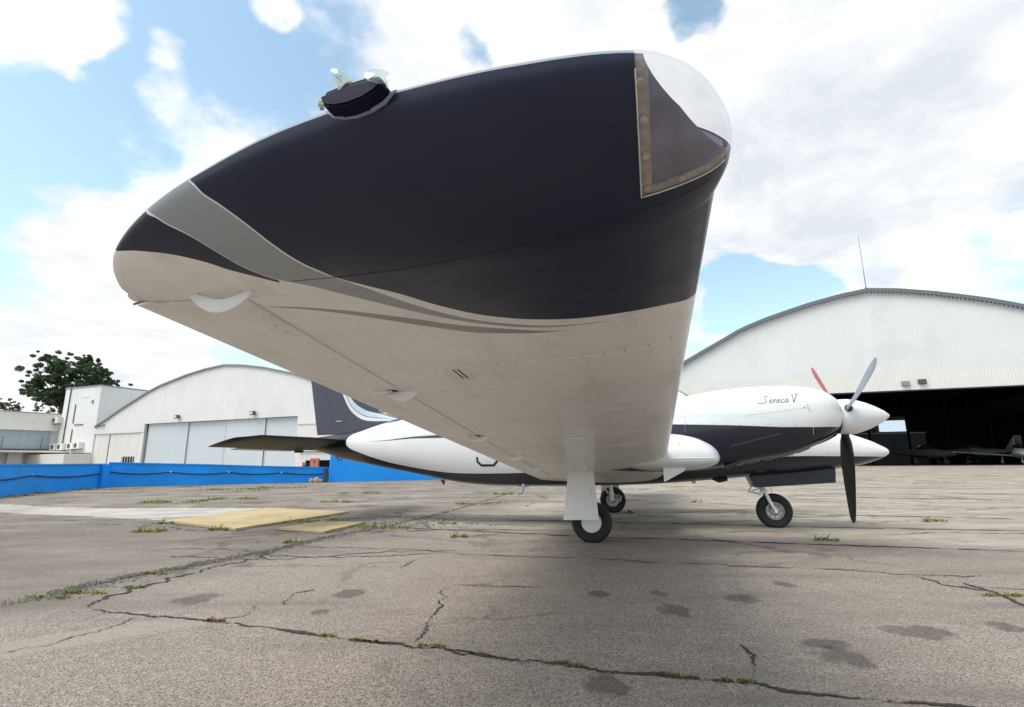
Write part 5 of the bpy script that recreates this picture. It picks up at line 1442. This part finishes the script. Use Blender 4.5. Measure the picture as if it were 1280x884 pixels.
# ================================================================ big hangar, right
m_corr = pmat('corrugated pale sheet', (.76, .78, .76), .5, rust=.10, vary=.04, scale=.12, streak=.05, dirt=(.50, .51, .51), dirt_amt=.7)
m_corr2 = pmat('cream corrugated sheet', (.76, .75, .69), .55, vary=.05, scale=.3, streak=.06)
RH = empty('large_hangar', (44.729, 73.014, 0), math.atan2(-.33004, .943966), 'huge grey white corrugated hangar with arched roof and open dark doorway', 'hangar')
CXR = 6.12
PR = [(0, 24.05), (3.5, 23.6), (7.5, 22.75), (10.3, 22.0), (13.7, 21.0), (17, 19.8), (20, 18.2), (22.5, 16.9), (25.7, 15.2), (30, 12.4), (34, 9.5)]
def corrugated(mb, x0, x1, z0f, z1f, pitch=.42, d=.007, y=0):
    n = int((x1-x0)/pitch); P0 = []; P1 = []
    for k in range(n):
        xa = x0+k*pitch
        for fx, dy in ((0, 0), (.36, 0), (.5, -d), (.86, -d)):
            x = min(xa+fx*pitch, x1); P0.append((x, y+dy, z0f(x))); P1.append((x, y+dy, z1f(x)))
    a = [mb.vert(p) for p in P0]; b = [mb.vert(p) for p in P1]
    for i in range(len(a)-1): mb.face((a[i], a[i+1], b[i+1], b[i]))
mb = MB(); corrugated(mb, CXR-34, CXR+34, lambda x: 12.3, lambda x: max(12.31, arc(x, CXR, PR))); mb.build('gable_sheeting', m_corr, RH)
mb = MB(); corrugated(mb, CXR-34, CXR+34, lambda x: 9.98, lambda x: 12.45, .34, .018, -.12); mb.build('sheeting_band', m_corr2, RH)
mb = MB(); corrugated(mb, CXR-34, -4.2, lambda x: 0, lambda x: 10.0, .34, .07, -.05); mb.build('side_sheeting', m_corr2, RH)
mb = MB(); mb.box((-4.2, -.2, 9.82), (CXR+34, .4, 9.97)); mb.build('door_header', m_dkmetal, RH)
mb = MB(); mb.box((-4.4, -.2, 0), (-4.2, .4, 9.97)); mb.build('door_jamb', m_dkmetal, RH)
tx = [CXR-34+68*k/70 for k in range(71)]
mb = MB(); R = []
for x in tx:
    z = arc(x, CXR, PR); R.append([(x, -.5, z+.02), (x, -.5, z+.55), (x, 55, z+.35), (x, 55, z+.02)])
mb.rings(R); mb.build('roof', pmat('dark roof sheet', (.15, .17, .19), .6, vary=.1), RH)
mb = MB()
for k in range(150):
    x = CXR-33+66*k/150; z = arc(x, CXR, PR); mb.box((x, -.47, z-.30), (x+.14, -.42, z+.015))
o = mb.build('roof_trim', m_roofedge, RH); tag(o, kind='stuff')
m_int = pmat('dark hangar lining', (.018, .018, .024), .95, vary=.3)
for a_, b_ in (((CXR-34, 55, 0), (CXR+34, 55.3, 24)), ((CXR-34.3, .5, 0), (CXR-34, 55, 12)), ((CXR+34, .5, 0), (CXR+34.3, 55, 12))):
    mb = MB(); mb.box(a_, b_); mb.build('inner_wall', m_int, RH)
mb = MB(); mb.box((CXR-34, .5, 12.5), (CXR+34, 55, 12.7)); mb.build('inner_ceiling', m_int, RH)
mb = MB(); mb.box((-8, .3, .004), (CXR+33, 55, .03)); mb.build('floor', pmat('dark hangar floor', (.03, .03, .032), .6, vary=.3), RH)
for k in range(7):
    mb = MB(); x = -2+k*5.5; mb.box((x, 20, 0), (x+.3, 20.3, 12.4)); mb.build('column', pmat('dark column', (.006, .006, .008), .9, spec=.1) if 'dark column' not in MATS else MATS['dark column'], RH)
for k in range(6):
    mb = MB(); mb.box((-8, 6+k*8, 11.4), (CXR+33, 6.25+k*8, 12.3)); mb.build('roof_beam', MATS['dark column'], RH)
for x, z, mt in ((8.9, 10.8, m_roofedge), (10.8, 10.95, m_pipe)):
    mb = MB(); mb.box((x-.55, -.5, z-.3), (x+.35, -.2, z+.35)); mb.build('floodlight', mt, RH, bevel=.04)
# side office window: daylight put in as a glowing pane
me_, nte, be = newmat('daylit window'); be.inputs['Base Color'].default_value = (.55, .65, .75, 1); be.inputs['Emission Color'].default_value = (.60, .75, .88, 1); be.inputs['Emission Strength'].default_value = .55
mb = MB(); mb.box((12.0, 24.9, 5.6), (16.3, 25.0, 7.5)); mb.build('office_window', me_, RH)
m_rail = pmat('grey railing', (.30, .31, .32), .5)
mb = MB(); mb.box((4, 24.35, 5.2), (18.5, 24.8, 5.38)); mb.box((4, 24.4, 6.2), (11.8, 24.45, 6.26))
for k in range(8): mb.box((4.5+k*1.0, 24.4, 5.3), (4.55+k*1.0, 24.45, 6.2))
mb.build('mezzanine_rail', m_rail, RH)
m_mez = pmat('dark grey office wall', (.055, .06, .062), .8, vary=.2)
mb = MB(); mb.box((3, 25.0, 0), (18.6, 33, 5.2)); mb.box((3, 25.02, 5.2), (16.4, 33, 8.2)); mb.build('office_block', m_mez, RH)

def small_plane(name, loc, rz, sc, mat, mat2, label):
    P_ = empty(name, loc, rz, label, 'airplane', 'aircraft parked inside the dark hangar'); P_.scale = (sc, sc, sc)
    st = [(-4.2,1.25,1.35,.03),(-3.2,1.0,1.45,.18),(-1.5,.75,1.6,.42),(-.3,.62,1.7,.55),(.8,.62,1.6,.55),(1.8,.7,1.4,.45),(2.5,.8,1.2,.28),(2.75,.9,1.1,.1)]
    mb = MB(); mb.rings([superring(x, 0, *catm(st, x), 2.3, 20) for x in [-4.2+.35*i for i in range(20)]+[2.75]]); f_ = mb.build('fuselage', mat, P_, True, 50)
    mb = MB(); mb.rings([superring(x, 0, 1.45, 1.45+.62*math.sin(PI*u), max(.02, .42*math.sin(PI*u)), 2.2, 16, .1) for u, x in [(k/12, -1.6+2.7*k/12) for k in range(13)]], cap=False); mb.build('canopy', m_cabin, f_, True)
    mb = MB(); R = []
    for y in (-5.4, -5.2, -2.5, 0, 2.5, 5.2, 5.4):
        c_ = 1.6-.5*abs(y)/5.4; z = .80+abs(y)*.10; t_ = .10 if abs(y) < 5.3 else .02
        R.append([(c_*.35*math.cos(0)+0, y, z), (c_*.2, y, z+t_), (-c_*.2, y, z+t_*.8), (-c_*.65, y, z), (-c_*.2, y, z-t_*.5), (c_*.2, y, z-t_*.7)])
    mb.rings(R); mb.build('wing', mat2, P_, True, 50)
    mb = MB(); R = []
    for y in (-1.7, -1.5, 0, 1.5, 1.7):
        R.append([(-3.3, y, 1.3), (-3.5, y, 1.34), (-4.1, y, 1.3), (-3.5, y, 1.26)])
    mb.rings(R); mb.build('tailplane', mat, P_)
    mb = MB(); mb.prism([(-2.9, -.03, 1.4), (-3.7, -.03, 2.75), (-4.25, -.03, 2.75), (-4.2, -.03, 1.3)], (0, .06, 0)); mb.build('fin', mat, P_, bevel=.02)
    for x, y in ((1.7, 0), (-.3, -1.3), (-.3, 1.3)):
        mb = MB(); mb.tube([(x, y, .9), (x+.05, y*1.05, .3)], .04, 8); lg = mb.build('leg', mat, P_, True)
        mb = MB(); mb.lathe([(-.07, .02), (-.07, .17), (-.04, .22), (.04, .22), (.07, .17), (.07, .02)], 'y', (x+.05, y*1.05, .22), 18); mb.build('wheel', m_rubber, lg, True)
        mb = MB(); mb.rings([superring(x+.05-.32+.64*u, y*1.05, .16, .16+.30*max(.1, math.sin(PI*u)), .11*max(.1, math.sin(PI*u)), 2.2, 12) for u in [k/8 for k in range(9)]]); mb.build('wheel_spat', mat, lg, True)
    mb = MB(); mb.lathe([(2.70, .17), (2.85, .13), (2.98, .01)], 'x', (0, 0, 1.0), 14); s_ = mb.build('spinner', mat2, P_, True)
    for s in (-1, 1):
        mb = MB(); mb.prism([(2.8, s*.1, .95), (2.8, s*.9, .97), (2.8, s*.9, 1.03), (2.8, s*.1, 1.07)], (.03, 0, 0)); mb.build('propeller_blade', m_black, s_)
    return P_
rz0 = RH.rotation_euler.z
def rloc(x, y): c_, s_ = math.cos(rz0), math.sin(rz0); return (44.729+x*c_-y*s_, 73.014+x*s_+y*c_, .03)
m_pw = pmat('pale parked aircraft paint', (.42, .44, .44), .4); m_pg = pmat('shaded grey aircraft paint', (.07, .073, .08), .5); m_pg2 = pmat('olive grey aircraft paint', (.05, .06, .06), .5)
small_plane('parked_aircraft', rloc(23.2, 8), rz0-PI/2-.35, 1.35, m_pw, m_pw, 'pale low wing aircraft just inside the hangar doorway at the right edge')
small_plane('parked_aircraft', rloc(14.5, 13), rz0-PI/2+.5, 1.45, m_pg, m_pg, 'dark grey aircraft inside the hangar, left of the pale one')
small_plane('parked_aircraft', rloc(21, 17), rz0+PI*.8, 1.5, m_pg2, m_pg, 'olive grey aircraft deeper inside the hangar behind the pale one')

# lightning mast on the big hangar's ridge
mb = MB(); mb.tube([(0, 0, 0), (0, 0, 8.6)], [.05, .018], 6); mb.tube([(0, 0, 0), (0, 0, .6)], .11, 6)
o = mb.build('roof_mast', m_pipe, None); c_, s_ = math.cos(rz0), math.sin(rz0)
o.location = (44.729+6.12*c_-.2*s_*-1*-1, 73.014+6.12*s_+.2*c_, 24.3); tag(o, 'thin tall aerial mast on the ridge of the large hangar', 'mast')

# ================================================================ trees
m_bark = pmat('bark', (.07, .055, .045), .9, vary=.3)
def leafmat(name, a, b):
    m, nt, bs = newmat(name)
    oi = nt.new('ShaderNodeNewGeometry')
    c = nt.mix(oi.outputs['Random Per Island'], a, b)
    nt.l.new(c, bs.inputs['Base Color']); bs.inputs['Roughness'].default_value = .7; bs.inputs['Specular IOR Level'].default_value = .25
    return m
m_leaf = leafmat('dark pine foliage', (.030, .062, .026), (.080, .135, .048))
m_leaf2 = leafmat('yellow green foliage', (.07, .11, .03), (.13, .17, .05))
def tree(base, trunk_top, clumps, leaf, label, dens=420, size=.17, seed=1, flat=.62):
    R_ = random.Random(seed); T = empty('tree', base, 0, label, 'tree')
    b = Vector(base); tt = Vector(trunk_top)-b
    mb = MB(); mb.tube([(0, 0, 0), tt*.35+Vector((.1, 0, 0)), tt*.7+Vector((-.15, 0, 0)), tt], [.42, .32, .25, .17], 10)
    for cx, cy, cz, r in clumps:
        c0 = Vector((cx, cy, cz))-b; st = tt*R_.uniform(.78, 1.0)
        m1 = st.lerp(c0, .5)+Vector((R_.uniform(-.4, .4), R_.uniform(-.4, .4), R_.uniform(-.5, .1)))
        mb.tube([st, m1, c0], [.10, .07, .03], 6)
        for q in range(5):
            e = c0+Vector((R_.gauss(0, r*.5), R_.gauss(0, r*.5), R_.gauss(0, r*.3))); mb.tube([m1.lerp(c0, .6), e], [.035, .012], 4)
    mb.build('trunk', m_bark, T, True)
    mb = MB()
    for cx, cy, cz, r in clumps:
        c0 = Vector((cx, cy, cz))-b
        for s in range(15):
            sc0 = c0+Vector((R_.gauss(0, r*.66), R_.gauss(0, r*.66), R_.gauss(0, r*.44))); sr = r*R_.uniform(.16, .40)
            for k in range(int(dens/15)):
                d = Vector((R_.gauss(0, 1), R_.gauss(0, 1), R_.gauss(0, 1))).normalized()*sr*R_.uniform(.3, 1)**.5; d.z *= flat
                p = sc0+d; n = (d.normalized()+Vector((R_.uniform(-.8, .8), R_.uniform(-.8, .8), R_.uniform(-.4, .8)))).normalized()
                u = n.orthogonal().normalized(); a = R_.uniform(0, PI); v = n.cross(u); u2 = u*math.cos(a)+v*math.sin(a); v2 = n.cross(u2); sz = size*R_.uniform(.6, 1.3)
                ids = [mb.vert(p+u2*sz), mb.vert(p+v2*sz*.45), mb.vert(p-u2*sz), mb.vert(p-v2*sz*.45)]; mb.face(ids)
    mb_name = 'crown'
    me = bpy.data.meshes.new('crown'); me.from_pydata(mb.v, [], mb.f); me.materials.append(leaf)
    o = bpy.data.objects.new('crown', me); COL.objects.link(o); o.parent = T
    return T
def tp(px, py, Y): return ((px-640)/645*Y, Y, .83+(584-py)/645*Y)
CL = [(40,480,10),(50,468,12),(60,488,12),(38,494,8),(70,470,12),(60,502,9),(85,458,12),(98,465,12),(110,458,9),(122,465,10),(132,470,8),(115,478,10),(100,480,12),(86,478,10),(76,455,8),(92,451,7),(137,474,6),(127,480,7),(48,460,6),(74,496,7),(106,452,6)]
rt = random.Random(3)
for q in range(26):
    a_, b_ = rt.uniform(0, 2*PI), rt.uniform(.2, .9)**.5; CL.append((86+42*b_*math.cos(a_), 482-21*b_*math.sin(a_)+5, rt.uniform(7, 11)))
cl = []
for x, y, r in CL:
    p = tp(x, y, 80); cl.append((p[0], p[1]+rt.uniform(-3, 3), p[2], r*.124*1.08))
tree((-69.6, 80, 0), (-69.0, 80, 11.0), cl, m_leaf, 'large dark green tree rising behind the tower block', 1700, .15, 4)
cl = []
for x, y, r in [(12,513,7),(24,511,8),(36,510,8),(48,512,6),(56,514,5),(20,514,6),(30,512,6)]:
    p = tp(x, y, 95); cl.append((p[0], p[1]+rt.uniform(-3, 3), p[2], r*.147*.8))
tree((-87.5, 95, 0), (-87.2, 95, 9.2), cl, m_leaf2, 'smaller yellow green tree behind the low building', 800, .16, 9, .4)
